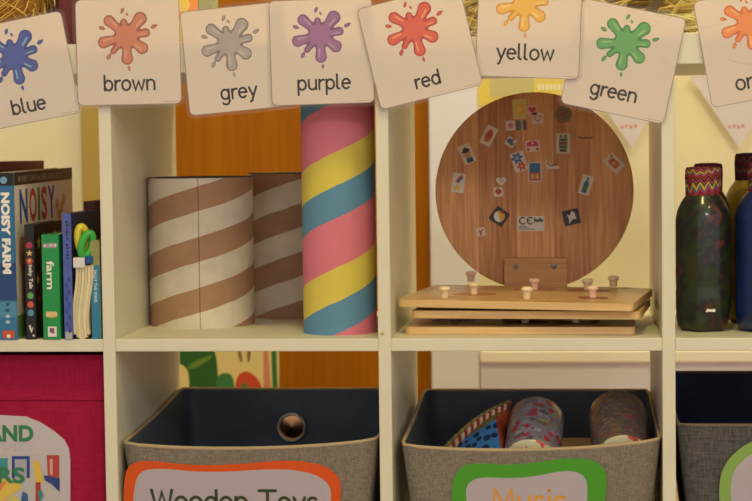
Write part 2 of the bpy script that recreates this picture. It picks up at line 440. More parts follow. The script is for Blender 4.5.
# ------------------------------------------------------------------ the shelf unit
sh = thing('cube_shelf_unit', 'low white open cube shelf unit holding bins, books and tubes', 'shelf')
XO = 2 * P_ - TH  # inner face of outer side panels (four cubes wide)
def board(name, a, b, bev=.0012):
    mb = MB(); mb.box(a, b, white_paint); return mb.build(name, sh, bevel=bev)
board('top_panel', (-XO - .038, 0, ZT), (XO + .038, D_, ZTT))
board('base_panel', (-XO - .038, 0, 0), (XO + .038, D_, ZB))
board('side_panel', (-XO - .038, 0, ZB), (-XO, D_, ZT)); board('side_panel', (XO, 0, ZB), (XO + .038, D_, ZT))
for i in (-1, 0, 1): board('divider', (i * P_ - TH, 0, ZB), (i * P_ + TH, D_, ZT))
for i in range(-2, 2):
    board('shelf', (i * P_ + (TH if i > -2 else TH), .0006, ZLT), ((i + 1) * P_ - TH, D_, ZS))
mb = MB(); p = atY(382.5, 333.5, 0)
mb.lathe([(.0026, 0), (.0022, .0008), (0, .0008)], pbr('cap_tan', 'c9a878', 0.6), T(p.x, 0.0002, p.z) @ RX(pi / 2), 12)
mb.build('screw_cap', sh)

# ------------------------------------------------------------------ colour cards
LW = 0.104  # card proportions are measured in pixels: 104 px a side
ink = pbr('ink', '2c1e1a', 0.7)
card_paper = paper('card_paper', 'f2e4dc', 0.30)
lam_flat = laminate('laminate_flat', 0.03, 0.04)
lam_wavy = laminate('laminate_wavy', 0.03, 0.13)
ARMS = [(.628, .182, .070, .040), (.330, .195, .060, .036), (.272, .395, .062, .034), (.362, .482, .034, .026), (.494, .555, .062, .036), (.640, .458, .064, .036), (.680, .315, .046, .030), (.470, .205, .034, .026)]
SC = (.490, .345, .110)
def sdf(x, y):
    ds = [hypot(x - SC[0], y - SC[1]) - SC[2]]
    for ax, ay, r1, r0 in ARMS:
        dx, dy = ax - SC[0], ay - SC[1]; t = max(0, min(1, ((x - SC[0]) * dx + (y - SC[1]) * dy) / (dx * dx + dy * dy)))
        ds.append(hypot(x - SC[0] - t * dx, y - SC[1] - t * dy) - (r0 + (r1 - r0) * t * t))
    k = 0.015
    return -k * math.log(sum(math.exp(-d / k) for d in ds)) + .004
def contour(level, n=200):
    out = []
    for i in range(n):
        a = 2 * pi * i / n; r = .36
        while r > .02 and sdf(SC[0] + r * cos(a), SC[1] + r * sin(a)) > level: r -= .003
        out.append((SC[0] + r * cos(a), SC[1] + r * sin(a)))
    return out
C_OUT = contour(.0); C_IN = contour(-.014)
DROPS = [(.462, .095, 115, .017), (.500, .135, 60, .011), (.750, .262, -25, .020), (.250, .258, 20, .019), (.315, .538, -60, .020), (.508, .640, 85, .014)]
def drop(x, y, ang, r):
    a = radians(ang); pts = []
    for k in range(16):
        t = 2 * pi * k / 16
        px = r * (1.5 * cos(t) + .45); py = r * .8 * sin(t) * (1 - .55 * (cos(t) > 0) * cos(t))
        pts.append((x + px * cos(a) - py * sin(a), y + px * sin(a) + py * cos(a)))
    return pts
def colour_card(word, TL, TR, BL, Y, fill, edge, shine, label, wx, wy, xh, lam, splat=(0, 0), tw=None, creases=()):
    a, b, c = (atY(q[0], q[1], Y) for q in (TL, TR, BL))
    w = (b - a).length; h = (c - a).length
    X = (b - a).normalized(); Z = Vector((0, -1, 0)); Yv = Z.cross(X)
    M = Matrix((X, Yv, Z)).transposed().to_4x4(); M.translation = c
    th = thing('colour_card', label, 'card', M, 'laminated colour name cards')
    mb = MB()
    mb.prism(rrect(w, h, w * .055, 5, w / 2, h / 2), -.0003, .0003, card_paper)
    ed = rrect(w - .0007, h - .0007, w * .053, 5, w / 2, h / 2); ribbon(mb, ed + ed[:1], .0008, .00034, pbr('cut_edge_shade', '9a8678', .7), I4)  # grey line: cut edge and its thin shadow drawn on the paper face
    ef = pbr('print_' + word, fill, 0.6); ee = pbr('print_edge_' + word, edge, 0.6); es = pbr('print_shine_' + word, shine, 0.6)
    f = lambda q: ((q[0] + splat[0]) * w, h - (q[1] + splat[1]) * w)
    o_ = [f(q) for q in C_OUT]; i_ = [f(q) for q in C_IN]; n = len(o_); z = .00038
    cc = f(SC)
    mb.add([(x, y, z) for x, y in o_] + [(x, y, z) for x, y in i_], [(i, n + i, n + (i + 1) % n, (i + 1) % n)[::1] for i in range(n)], ee)
    mb.add([(x, y, z) for x, y in i_] + [(cc[0], cc[1], z)], [(i, (i + 1) % n, n)[::-1] for i in range(n)], ef)
    for (ax, ay, r1, r0) in ARMS:
        if r1 < .04: continue
        dx, dy = ax - SC[0], ay - SC[1]; l = hypot(dx, dy)
        px, py = -dy / l * r1 * .25, dx / l * r1 * .25
        q0 = f((SC[0] + dx * .62 + px, SC[1] + dy * .62 + py)); q1 = f((SC[0] + dx * .98 + px, SC[1] + dy * .98 + py))
        ribbon(mb, [q0, ((q0[0] + q1[0]) / 2, (q0[1] + q1[1]) / 2), q1], w * r1 * .26, z + .00008, es, I4)
    for (x, y, an, r) in DROPS:
        mb.poly([f(q) for q in drop(x, y, an, r * 1.2)], z, ee)
        mb.poly([f(q) for q in drop(x, y, an, r * .7)], z + .00005, ef)
    W = text_width(word) * xh
    s = (tw / W) if tw else 1
    strokes(mb, word, wx * w, h - wy * w, xh * w * s, .0205 * w, z, ink, I4)
    mb.box((w * .82, w * .022, z - .00008), (w * .97, w * .027, z), pbr('faint_print', 'b9a595', 0.7))
    mb.build('printed_card', th)
    mb = MB(); e = .0042
    mb.prism(rrect(w + 2 * e, h + 2 * e, w * .055 + e * .8, 5, w / 2, h / 2), .0005, .0008, lam)
    inv = M.inverted()
    for path in creases:
        pts = [inv @ atY(u, v, Y) for u, v in path]
        mb.tube([(p.x, p.y, .0008) for p in pts], .0008, lam, n=8)
    mb.build('laminate_pouch', th)
    return th
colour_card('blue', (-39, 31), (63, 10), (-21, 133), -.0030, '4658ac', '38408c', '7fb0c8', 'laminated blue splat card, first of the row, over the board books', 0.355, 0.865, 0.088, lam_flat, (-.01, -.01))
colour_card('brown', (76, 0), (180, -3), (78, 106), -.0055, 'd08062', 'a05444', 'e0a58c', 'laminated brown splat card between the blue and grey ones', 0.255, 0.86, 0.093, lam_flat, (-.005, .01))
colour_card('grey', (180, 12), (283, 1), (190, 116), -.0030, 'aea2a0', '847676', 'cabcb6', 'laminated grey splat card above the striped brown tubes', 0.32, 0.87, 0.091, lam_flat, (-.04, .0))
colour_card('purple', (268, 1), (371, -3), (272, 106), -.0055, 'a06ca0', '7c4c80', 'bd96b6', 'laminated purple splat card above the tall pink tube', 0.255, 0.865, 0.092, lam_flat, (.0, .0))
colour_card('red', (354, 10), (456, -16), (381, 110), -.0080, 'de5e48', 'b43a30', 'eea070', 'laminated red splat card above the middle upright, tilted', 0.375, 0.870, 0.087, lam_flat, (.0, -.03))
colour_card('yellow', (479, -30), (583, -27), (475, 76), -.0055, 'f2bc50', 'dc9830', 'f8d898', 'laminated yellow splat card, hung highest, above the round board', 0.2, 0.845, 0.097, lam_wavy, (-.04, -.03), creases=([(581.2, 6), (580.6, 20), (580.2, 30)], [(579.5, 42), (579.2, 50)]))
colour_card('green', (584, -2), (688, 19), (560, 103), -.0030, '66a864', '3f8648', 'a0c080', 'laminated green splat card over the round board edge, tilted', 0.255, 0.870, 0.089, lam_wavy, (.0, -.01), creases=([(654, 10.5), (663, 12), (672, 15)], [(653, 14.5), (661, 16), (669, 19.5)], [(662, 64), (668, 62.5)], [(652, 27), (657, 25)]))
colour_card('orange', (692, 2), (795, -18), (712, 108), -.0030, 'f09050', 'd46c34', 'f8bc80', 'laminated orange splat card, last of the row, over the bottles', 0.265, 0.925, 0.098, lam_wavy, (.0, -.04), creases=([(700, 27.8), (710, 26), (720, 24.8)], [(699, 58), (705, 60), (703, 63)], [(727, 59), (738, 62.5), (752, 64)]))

# ------------------------------------------------------------------ cardboard tubes
def tube_thing(label, cx, cy, r, h, mat, inner, rim):
    th = thing('cardboard_tube', label, 'tube', T(cx, cy, ZS), 'big striped cardboard tubes')
    mb = MB(); t = .0035
    mb.lathe([(r, 0), (r, h)], mat, I4, 72, False)
    mb.lathe([(r, h), (r - t * .5, h + .0012), (r - t, h)], rim, I4, 72, False)
    mb.lathe([(r - t, h), (r - t, 0.0015)], inner, I4, 72, False)
    mb.lathe([(r - t, 0.0), (r, 0.0)], rim, I4, 72, False)
    mb.build('tube_wall', th)
    mb = MB(); mb.lathe([(r - t - .0002, .0005), (r - t - .0002, .003)], inner, I4, 48); mb.build('base_disc', th)
    return th
inner_card = pbr('inner_card', '8a765c', 0.9, 0.1); rim_dark = pbr('rim_dark', '4a4038', 0.8)
rim_pale = pbr('rim_pale', 'b8a890', 0.9)
br = [(0, 'a98367'), (.49, 'd8ccba')]
c1 = atY(200.5, 250, .20)
s1 = spiral('stripes_brown', br, .0675, .130, .725, seam=.15, dirt=.2)
tube_thing('wide brown and white spiral striped tube with a dark seam, in front', c1.x, .207, .0715, .2005, s1, inner_card, rim_dark)
c2 = atY(293, 250, .325)
s2 = spiral('stripes_brown_rear', br, .0675, .130, .19, dirt=.2)
tube_thing('brown and white spiral striped tube standing behind, partly hidden', c2.x, .330, .0640, .2035, s2, inner_card, rim_dark)
c3 = atY(339, 250, .085)
s3 = spiral('stripes_pink', [(0, 'd8c458'), (.29, 'd8788a'), (.72, '5f8cab')], .147, .133, .713, dirt=.07)
tube_thing('tall narrow tube with pink, yellow and blue spiral stripes', c3.x, .088, .0475, .318, s3, inner_card, rim_pale)

# ------------------------------------------------------------------ round sticker board
YD = .300
dc = atY(534, 191.3, YD); el = atY(434.6, 190, YD); er = atY(633.0, 190, YD)
DR = (er.x - el.x) / 2; PX = 2 * DR / 199
dth = thing('round_wooden_board', 'large round brown wooden board covered in stickers, standing upright', 'board', T(dc.x, YD, ZS))
dz = dc.z - ZS
beech = wood('beech_disc', 'a86a38', 'ecb074', 'z', 16, 0.42, 16, planks=.052)
beech2 = wood('beech_block', 'b87c48', 'e4ac70', 'x', 18, 0.45, 12)
disc = MB(); disc.lathe([(DR - .0012, -.006), (DR, -.005), (DR, .005), (DR - .0012, .006)], beech, T(0, .006, dz) @ RX(pi / 2), 96)
disc.build('round_panel', dth)
DM = T(0, 0, dz) @ FRONT
def dl(u, v): return ((u - 534) * PX, -(v - 191.3) * PX)
x0, y1 = dl(503.5, 258); x1, y0 = dl(566.5, 300)
mb = MB(); mb.box((x0, -.014, dz + y0), (x1, -.0002, dz + y1), beech2); blk = mb.build('mounting_block', dth, bevel=.0012)
for (u, v) in ((515.3, 266.3), (553.6, 266.3)):
    mb = MB(); x, y = dl(u, v); sm = pbr('steel', '8a8884', 0.35, metal=1.0)
    mb.lathe([(.0038, 0), (.0036, .0009), (.0022, .0012), (0, .0006)], sm, T(x, -.014, dz + y) @ RX(pi / 2), 16)
    mb.box((-.0022, -.0156, -.0004), (.0022, -.0150, .0004), pbr('slot_dark', '2a2622', 0.6), T(x, 0, dz + y)); mb.box((-.0004, -.0156, -.0022), (.0004, -.0150, .0022), pbr('slot_dark', '2a2622', 0.6), T(x, 0, dz + y))
    mb.build('screw', blk)
mb = MB(); mb.box((x0 - .03, -.02, 0), (x1 + .03, .07, .012), beech2); mb.box((x0, -.014, .012), (x1, .0, dz + y0), beech2); mb.box((x0, .0125, .012), (x1, .03, .06), beech2)
mb.build('foot', dth, bevel=.001)
SK = lambda c: pbr('sticker_' + c, c, 0.4, 0.4)
def sticker(u, v, w, h, rot, base, art, label, shape='rect'):
    """art: list of (points, colour) in pixels about the sticker's centre, y up"""
    mb = MB(); x, y = dl(u, v); M = DM @ T(x, y, 0) @ RZ(radians(rot))
    q = lambda pts: [(a * PX, b * PX) for a, b in pts]
    body = rrect(w, h, 1.2, 3) if shape == 'rect' else (circ(0, 0, w / 2, 24) if shape == 'circ' else shape)
    mb.prism(q(body), .0001, .0003, SK(base), M)
    for k, (pts, c) in enumerate(art): mb.poly(q(pts), .0004 + .0001 * k, SK(c), M)
    o = mb.build('sticker', dth); o['label'] = label
    return mb, M, o
star = lambda r, n=5, cx=0, cy=0, k=.45: [(cx + (r if i % 2 == 0 else r * k) * sin(pi * i / n), cy + (r if i % 2 == 0 else r * k) * cos(pi * i / n)) for i in range(2 * n)]
def heart(s, cx=0, cy=0): return [(cx + s * (16 * sin(t) ** 3) / 17, cy + s * (13 * cos(t) - 5 * cos(2 * t) - 2 * cos(3 * t) - cos(4 * t)) / 17) for t in [2 * pi * k / 28 for k in range(28)]]
def flower(r, cx, cy, n=6): return [(cx + r * (1 + .28 * cos(n * t)) * cos(t), cy + r * (1 + .28 * cos(n * t)) * sin(t)) for t in [2 * pi * k / 48 for k in range(48)]]
bar = lambda x0, y0, x1, y1: [(x0, y0), (x1, y0), (x1, y1), (x0, y1)]
sticker(520.3, 108.6, 14, 20, 2, 'd9c070', [(star(6.5, 8, 0, 0, .7), 'e0b428'), (circ(0, 0, 3), 'eccb50')], 'yellow sticker')
sticker(532.8, 109.6, 10, 10, 2, 'd8b8b0', [(heart(4.2), 'c03048')], 'red heart sticker')
sticker(538.3, 118, 11.5, 11, 0, 'd8c0b4', [(heart(4.2), 'b86868'), (heart(3.0), 'd8c0b4')], 'heart outline sticker')
sticker(511, 125, 9.5, 10, 3, 'd8c4bc', [(star(4), 'c86080')], 'pink star sticker')
sticker(521.8, 124.7, 10, 10, 2, '6a2f3c', [(bar(-3, -5, 0, 5), '4f7a58'), (bar(0, -5, 2, 5), 'b0a090')], 'dark red and green sticker')
sticker(489, 135, 12, 20, -27, 'dccab8', [(circ(0, 0, 3.6, 20, 7), 'c8603c'), (circ(0, 1, 1.8, 14, 4.5), 'a83c2c')], 'orange oval sticker')
sticker(467, 153, 12.5, 20, 24, 'dccdb8', [(bar(-3, -9, 3.5, -4), '34507c'), (circ(0, 0, 4.4), 'd09668'), ([(-5, 3), (0, 7.5), (5, 3), (0, 1)], '2c2626'), (circ(0, -1.6, 1.2, 10, .5), '8c3c30')], 'sticker of a figure in a black hat')
sticker(511, 141.6, 9.5, 9, -32, 'dccdc0', [(flower(2.6, -1.5, .5), '4a4c90'), (flower(2.0, 2, -1), '3c8060'), (flower(1.5, 1, 2.5), '8c5090')], 'small flower sticker')
sticker(533, 146, 14, 11.5, 3, 'd8c0b4', [([(-6, 0), (-5, 4), (0, 5.5), (5, 4), (6, 0)], 'c82860'), (bar(-2, -4.5, 2, 0), 'dcd0c0'), (circ(-4.5, -3, 1.4), 'c04060'), (circ(4.8, -3, 1.4), 'c04060'), (circ(0, 3, 1.2), 'e0c8c0')], 'pink toadstool sticker')
sticker(519.3, 161.3, 13.5, 20, 17, 'dccdc0', [(flower(4.8, -.8, 4), '3468a8'), (flower(3.8, 1.2, -5), 'c04444'), (circ(-.8, 4, 1.8), '98b8c8'), (circ(1.2, -5, 1.4), 'e0a848')], 'blue and red flower sticker')
sticker(535, 172, 13.5, 20, 0, 'dccdc0', [(bar(-5.5, 0, 5.5, 9), '34689c'), (bar(-5.5, -8.5, 5.5, 0), 'b03c48'), (bar(-4, -7, -.6, -1.5), 'd8a850'), (bar(.6, -7, 4, -1.5), 'd8a850')], 'blue and red house sticker')
sticker(552.5, 164.4, 14, 10, 0, 'd8c4b4', [(arc(0, 5, 6, 7, 200, 335, 12) + arc(0, 5, 5, 5.8, 335, 200, 12), '6c4c44')], 'white smile sticker', [(-7, 5), (-6, -4.5), (7, -4.5), (7, -2), (2, -1.5)])
sticker(458, 182, 13, 19.5, -9, 'd8cdbc', [(star(4.5, 5, -1, -5), 'e0b040'), (arc(6, 0, 9, 9, 180, 110, 10) + arc(6, 0, 7, 7, 110, 180, 10), 'c05048'), (arc(6, 0, 7, 7, 180, 110, 10) + arc(6, 0, 5, 5, 110, 180, 10), '345c88')], 'rainbow and star sticker')
sticker(501, 180.6, 11, 9.5, 0, 'dccdc0', [(heart(2.8, .5, .5), 'c8b8b0')], 'white heart sticker', heart(5.4))
sticker(498.2, 191.6, 9.5, 9.5, 3, 'd8c4b4', [(heart(3.6), 'b83040'), ([(-2, 2.6), (0, 4.2), (2, 2.6), (0, 1.8)], '5c8c40')], 'strawberry sticker')
sticker(499, 216.3, 16, 16, -36, '2e2826', [(circ(0, 0, 5.6), 'd8a030'), (arc(0, 0, 5.6, 5.6, 150, 320, 14), 'dcd4c8'), ([(-2.4, 4), (0, 7), (2.4, 4)], 'a83030')], 'dark square sticker with a yellow round')
mb_, M_, o_ = sticker(530.7, 223.8, 27, 15, 0, 'd0c4b4', [], 'white safety label')
o_mesh = MB(); q_ = lambda pts: [(a * PX, b * PX) for a, b in pts]
bk = SK('2c2c2c')
ribbon(o_mesh, q_(arc(-8.2, 3, 3.3, 3.3, 55, 305, 14)), 1.3 * PX, .0005, bk, M_)
ribbon(o_mesh, q_(arc(-.6, 3, 3.3, 3.3, 55, 305, 14)), 1.3 * PX, .0005, bk, M_); ribbon(o_mesh, q_([(-3.6, 3), (-.9, 3)]), 1.2 * PX, .0005, bk, M_)
for k in range(6): o_mesh.poly(q_(bar(3 + k * 1.6, 1 + (k % 2), 4.2 + k * 1.6, 6 - (k % 3))), .0005, bk, M_)
o_mesh.poly(q_(bar(3, 2.8, 12.5, 4)), .00052, bk, M_)
for k, (a, b) in enumerate(((-12, -5), (-12, -2), (-12, 4))): o_mesh.poly(q_(bar(a, -3.0 - k * 1.5, b, -2.2 - k * 1.5)), .0005, SK('6c6660'), M_)
lab = o_mesh.build('safety_mark', o_)
sticker(571.3, 217.7, 16.5, 15.5, 12, '2a2624', [([(-4, 4), (-1, 2), (1, 6.5), (4, 4), (4.5, -3), (1, -2), (-3.5, -6), (-3, -1)], 'cfc4bc')], 'black sticker with a white shape')
sticker(480, 231.8, 9, 8.5, 10, 'd8c0b0', [([(-3, 3), (-1, 0), (-1.5, -3.5), (.5, -3), (1, 0), (3.5, 2), (1.5, 2.2), (0, 1)], 'a83838')], 'small red sticker')
sticker(564, 114.5, 16.5, 16.5, 0, '6a5a34', [(circ(0, 0, 7), '8a7440'), (circ(0, 0, 5.6), '4c4830'), (circ(0, 0, 4.4), '8c6c40'), (circ(0, 0, 2.9), '6a4030'), (circ(0, 0, 1.4), 'b03030')], 'round target sticker', 'circ')
sticker(563.6, 143.6, 14, 20.5, -1, 'c8bca0', [(bar(-4, 2, 4, 5), '4c5c38'), (bar(-4, -1.5, 4, 1.5), '6c3c30'), (bar(-4, -5, 4, -2), '4c6440'), (bar(-3.4, -8.5, 3.4, -5.5), '4c4030'), (circ(-2.2, 7, 1.7), '6c6450'), (circ(2.2, 7, 1.7), '6c6450')], 'green and brown robot sticker')
sticker(586, 137.6, 16, 4, 0, '2e2422', [], 'thin dark moustache sticker', [(-8, 2), (-6, 0), (-3, -.4), (0, .3), (3, -.6), (6, 0), (8, .8), (5.5, -1.6), (2, -1.6), (0, -1), (-3, -1.7), (-6.5, -1)])
sticker(614, 164, 19, 13, -44, 'd8c4ac', [(rrect(11, 7, 2, 4), 'c06038'), (star(3, 6), 'd89848'), (circ(-7, 3.5, 1.2), 'b03c38')], 'orange and red sticker')
sticker(586, 185.5, 11.5, 20, -18, 'd8c8b4', [([(-2.5, -8), (2.5, -8), (2.5, 2), (1, 4), (1, 8), (-1, 8), (-1, 4), (-2.5, 2)], '2c6478'), (bar(-2.5, -5, 2.5, -2), '3c7c48')], 'sticker of a blue and green bottle')

# ------------------------------------------------------------------ peg puzzles
pz_edge = wood('ply_edge', 'cba36a', 'e8c48e', 'x', 20, 0.5, 6)
pz_top = wood('ply_top', 'c0945c', 'dcb47a', 'x', 14, 0.3, 10)
peg_w = pbr('peg_wood', 'f0d6a8', 0.5, noise=.06, nscale=80); peg_p = pbr('peg_pinkish', 'eec4a4', 0.5, noise=.06, nscale=80)
def puzzle(label, o, yaw, pitch, roll, w, d, pegs, pieces, t=.010):
    X = Vector((cos(yaw), sin(yaw), roll)).normalized(); Y0 = Vector((-sin(yaw), cos(yaw), pitch)); Z = X.cross(Y0).normalized(); Yv = Z.cross(X)
    M = Matrix((X, Yv, Z)).transposed().to_4x4(); M.translation = o
    th = thing('peg_puzzle', label, 'puzzle', M, 'stacked wooden peg puzzles')
    mb = MB(); mb.prism(rrect(w, d, .008, 4, w / 2, d / 2), 0, t, pz_edge)
    mb.poly(rrect(w - .004, d - .004, .007, 4, w / 2, d / 2), t + .0001, pz_top)
    mb.build('board', th, bevel=.001)
    inv = M.inverted()
    for k, pg in enumerate(pegs):
        if len(pg) == 3:
            P = inv @ atZ(pg[0], pg[1], pg[2]); x, y = P.x, P.y
        else: x, y = pg
        rnd = random.Random(k * 7 + 3); n = 9; rr = .026 if k < 6 else .02
        blob = smooth_loop([(x + rr * (1.15 + .5 * (rnd.random() - .5)) * cos(2 * pi * i / n), y + rr * .8 * (1 + .8 * (rnd.random() - .5)) * sin(2 * pi * i / n)) for i in range(n)], 2)
        blob = [(min(max(a, .006), w - .006), min(max(b, .006), d - .006)) for a, b in blob]
        pm = MB(); pm.prism(blob, t - .004, t + .0004 + .0001 * k, pbr('piece_' + pieces[k % len(pieces)], pieces[k % len(pieces)], 0.35, noise=.25, nscale=45))
        pc = pm.build('puzzle_piece', th)
        h = PEGH
        z0 = t + .0004 + .0001 * k
        gm = MB(); gm.lathe([(.0048, 0), (.0052, h * .45), (.0060, h * .60), (.0074, h * .68), (.0077, h * .82), (.0064, h * .96), (.003, h), (0, h)], peg_w if k % 3 else peg_p, T(x, y, z0), 20)
        gm.build('peg', pc)
    return th
PEGH = .0085
puzzle('bottom wooden peg puzzle of the stack, lying flat on the shelf', Vector((.0215, .044, ZS)), -.024, 0, 0, .290, .21,
       [(.055, .10), (.15, .06), (.215, .06), (.12, .16), (.24, .15)], ['7a4a38', '6c5038', '5c4a40', '8a6848'])
PEGH = .0025
puzzle('middle wooden peg puzzle of the stack, slightly turned', Vector((.0290, .052, .4095)), -.10, 0, 0, .290, .21,
       [(.07, .05), (.17, .06)], ['8a5a40', '7c6048'])
PEGH = .0148
zt_ = .4335
puzzle('topmost wooden peg puzzle with eight pegs and worn pictures', Vector((.0115, .0505, .4242)), -.1565, .015, -.010, .300, .21,
       [(471, 285, zt_), (444.6, 298.5, zt_), (473.7, 295, zt_), (534.4, 291, zt_), (526.8, 298.5, zt_), (587.4, 292.5, zt_ - .002), (592.6, 299, zt_ - .002), (613.3, 288.5, zt_)],
       ['c4965e', 'c8985c', 'c07c5c', 'bc7a58', 'cca468', 'a86050', '9c5448', 'bc905c'])

# ------------------------------------------------------------------ bottles
def bottle(label, cx, cy, r, h, body, capm, mark=False, lobes=5):
    th = thing('sensory_bottle', label, 'bottle', T(cx, cy, ZS), 'sealed plastic bottles with patterned caps')
    mb = MB()
    zc = h - .037
    prof = [(r * .55, .004), (r * .80, .0005), (r * .93, .006), (r * .98, .016), (r, .03), (r, .050), (r * .985, .056), (r, .062), (r, zc - .033), (r * .985, zc - .027), (r * .93, zc - .018), (r * .80, zc - .008), (r * .64, zc), (r * .58, zc + .006)]
    def lob(a, z): return 1 - max(0, (.03 - z) / .03) ** 1.5 * .10 * (1 + cos(lobes * a)) / 2 * 2
    mb.lathe(prof, body, I4, 60, True, lob)
    bd = mb.build('bottle_body', th)
    mb = MB(); rc = r * .64
    mb.lathe([(rc * .93, zc - .003), (rc, zc + .001), (rc * 1.01, zc + .012), (rc * 1.03, zc + .024), (rc * 1.0, zc + .033), (rc * .93, h - .001), (rc * .5, h), (0, h)], capm, I4, 40)
    mb.build('patterned_cap', th)
    if mark:
        mb = MB(); wm = pbr('white_mark', 'f0ece4', 0.4)
        for (u, v_, ww, hh) in ((-.0052, -.0010, .0024, .0018), (-.0040, .0003, .0020, .0044), (-.0014, .0002, .0030, .0036), (.0012, .0000, .0024, .0030), (.0040, .0002, .0034, .0038)):
            mb.prism(rrect(ww, hh, .0008, 3, u + .0065, .028 + v_), r - .0015, r + .0004, wm, FRONT)
        mb.build('white_mark', th)
    return th
def liquid(name, cols, scale, rough=.12):
    mt, nt, b, N, L = new_mat(name)
    tc = N.new('ShaderNodeTexCoord'); nz = N.new('ShaderNodeTexNoise'); nz.inputs['Scale'].default_value = scale; nz.inputs['Detail'].default_value = 5
    L.new(tc.outputs['Object'], nz.inputs['Vector'])
    n = len(cols)
    L.new(ramp(N, L, nz.outputs['Fac'], [(.3 + .4 * i / (n - 1), c) for i, c in enumerate(cols)], 'LINEAR'), b.inputs['Base Color'])
    b.inputs['Roughness'].default_value = .35; b.inputs['Coat Weight'].default_value = .4; b.inputs['Coat Roughness'].default_value = rough * .3; b.inputs['Specular IOR Level'].default_value = .3
    return mt
zz = zigzag('zigzag_bright', ['7a2838', 'b02c50', '386878', 'c8a030', '2c4a30', 'a83860', '30242c', '904030'], .020, 14, .006)
zz2 = zigzag('zigzag_dark', ['401c20', '6a2030', '24363c', '7c3028', '2c2c24', '50202c'], .018, 14, .006)
b1 = atY(703.6, 300, .098)
bottle('dark green-brown bottle with zigzag cap, front left of its cube', b1.x, .098, .0350, .2090, liquid('murky', ['3c2412', '28361a', '1c1a22', '5c3016'], 48), zz, True)
b2 = atY(708.5, 300, .172)
bottle('dark bottle mostly hidden directly behind the green-brown bottle', b2.x, .172, .0290, .2125, liquid('murky_red', ['301a10', '46241a', '2a2014'], 50), zz2)
b3 = atY(754, 300, .212)
bottle('mustard yellow bottle behind the blue bottle', b3.x, .212, .0385, .2250, liquid('mustard', ['a08220', 'bc9a30', 'a88826'], 20), zz2)
b4 = atY(772, 300, .09)
bottle('deep blue bottle at the right edge, in front of the yellow one', b4.x, .088, .0460, .2135, liquid('deep_blue', ['0c1f50', '142c66', '0a1840'], 30), zz)

# ------------------------------------------------------------------ fabric bins
def bin_box(th, x0, x1, y0, y1, z0, zrim, taper, outer, lining, binding, r=.012, n=16, thick=.004, soft=0):
    """open soft box: body, lining and bound rim; zrim(u,v) gives the rim height at a plan position in -1..1"""
    cx, cy, hx, hy = (x0 + x1) / 2, (y0 + y1) / 2, (x1 - x0) / 2, (y1 - y0) / 2
    base = []
    for side in range(4):
        for k in range(n):
            t = -1 + 2 * k / n
            base.append(((t, -1), (1, t), (-t, 1), (-1, -t))[side])
    def rnd(u, v, f):   # plan position, rounded at corners
        X, Y = u * (hx - f), v * (hy - f)
        ax, ay = abs(X) - (hx - f - r), abs(Y) - (hy - f - r)
        if ax > 0 and ay > 0:
            l = max(ax, ay); s = r / hypot(ax, ay) * (l / r)
            X = math.copysign(hx - f - r + ax * s, X); Y = math.copysign(hy - f - r + ay * s, Y)
        return X, Y
    K = 8
    def wall(f, zb):
        vs = []
        for k in range(K + 1):
            t = k / K
            for (u, v) in base:
                X, Y = rnd(u, v, f)
                zt = zrim(u, v)
                tp = taper * (1 - t)
                bul = soft * sin(pi * t)
                X2 = X * (1 - tp / hx) ; Y2 = Y - tp * .75 * v
                vs.append((cx + X2, cy + Y2, zb + (zt - zb) * t))
        return vs
    NB = len(base)
    quads = lambda flip: [((k * NB + i, k * NB + (i + 1) % NB, (k + 1) * NB + (i + 1) % NB, (k + 1) * NB + i)[::-1 if flip else 1]) for k in range(K) for i in range(NB)]
    w1 = wall(0, z0); w2 = wall(thick, z0 + thick)
    mb = MB(); mb.add(w1, quads(False), outer, I4, True); mb.add(w1[:NB], [tuple(range(NB))[::-1]], outer)
    ring = w1[-NB:] + w2[-NB:]
    mb.add(ring, [(i, (i + 1) % NB, NB + (i + 1) % NB, NB + i) for i in range(NB)], binding)
    mb.build('fabric_body', th)
    mb = MB(); mb.add(w2, quads(True), lining, I4, True); mb.add(w2[:NB], [tuple(range(NB))], lining)
    mb.build('lining', th)
    mb = MB(); mb.tube([((a[0] + b[0]) / 2, (a[1] + b[1]) / 2, (a[2] + b[2]) / 2) for a, b in zip(w1[-NB:], w2[-NB:])], .0026, binding, n=6, closed=True)
    mb.build('rim_binding', th)
taupe = fabric('taupe_cloth', '6e655c', '8f8578', 900)
lining = pbr('navy_lining', '4c5866', 0.42, 0.3, noise=.2, nscale=14, bump=.25, bscale=26)
bind_tan = pbr('bind_tan', 'b09a7a', 0.8, bump=.3, bscale=500)
def px_shape(pts, Y): return [(q.x, q.z) for q in (atY(u, v, Y) for u, v in pts)]
FR0 = lambda Y: T(0, Y, 0) @ FRONT
FRT = lambda Y: T(0, Y, .250) @ RX(TILT) @ T(0, 0, -.250) @ FRONT
TILT = math.atan(.030 * .75 / .21)
def label_plate(th, outer, inner, Y, ring, face, name='label'):
    mb = MB(); M = FRT(Y)
    mb.prism(smooth_loop(px_shape(outer, Y), 2), -.0012, .0008, ring, M)
    mb.prism(smooth_loop(px_shape(inner, Y), 2), .0006, .0010, face, M)
    return mb, M
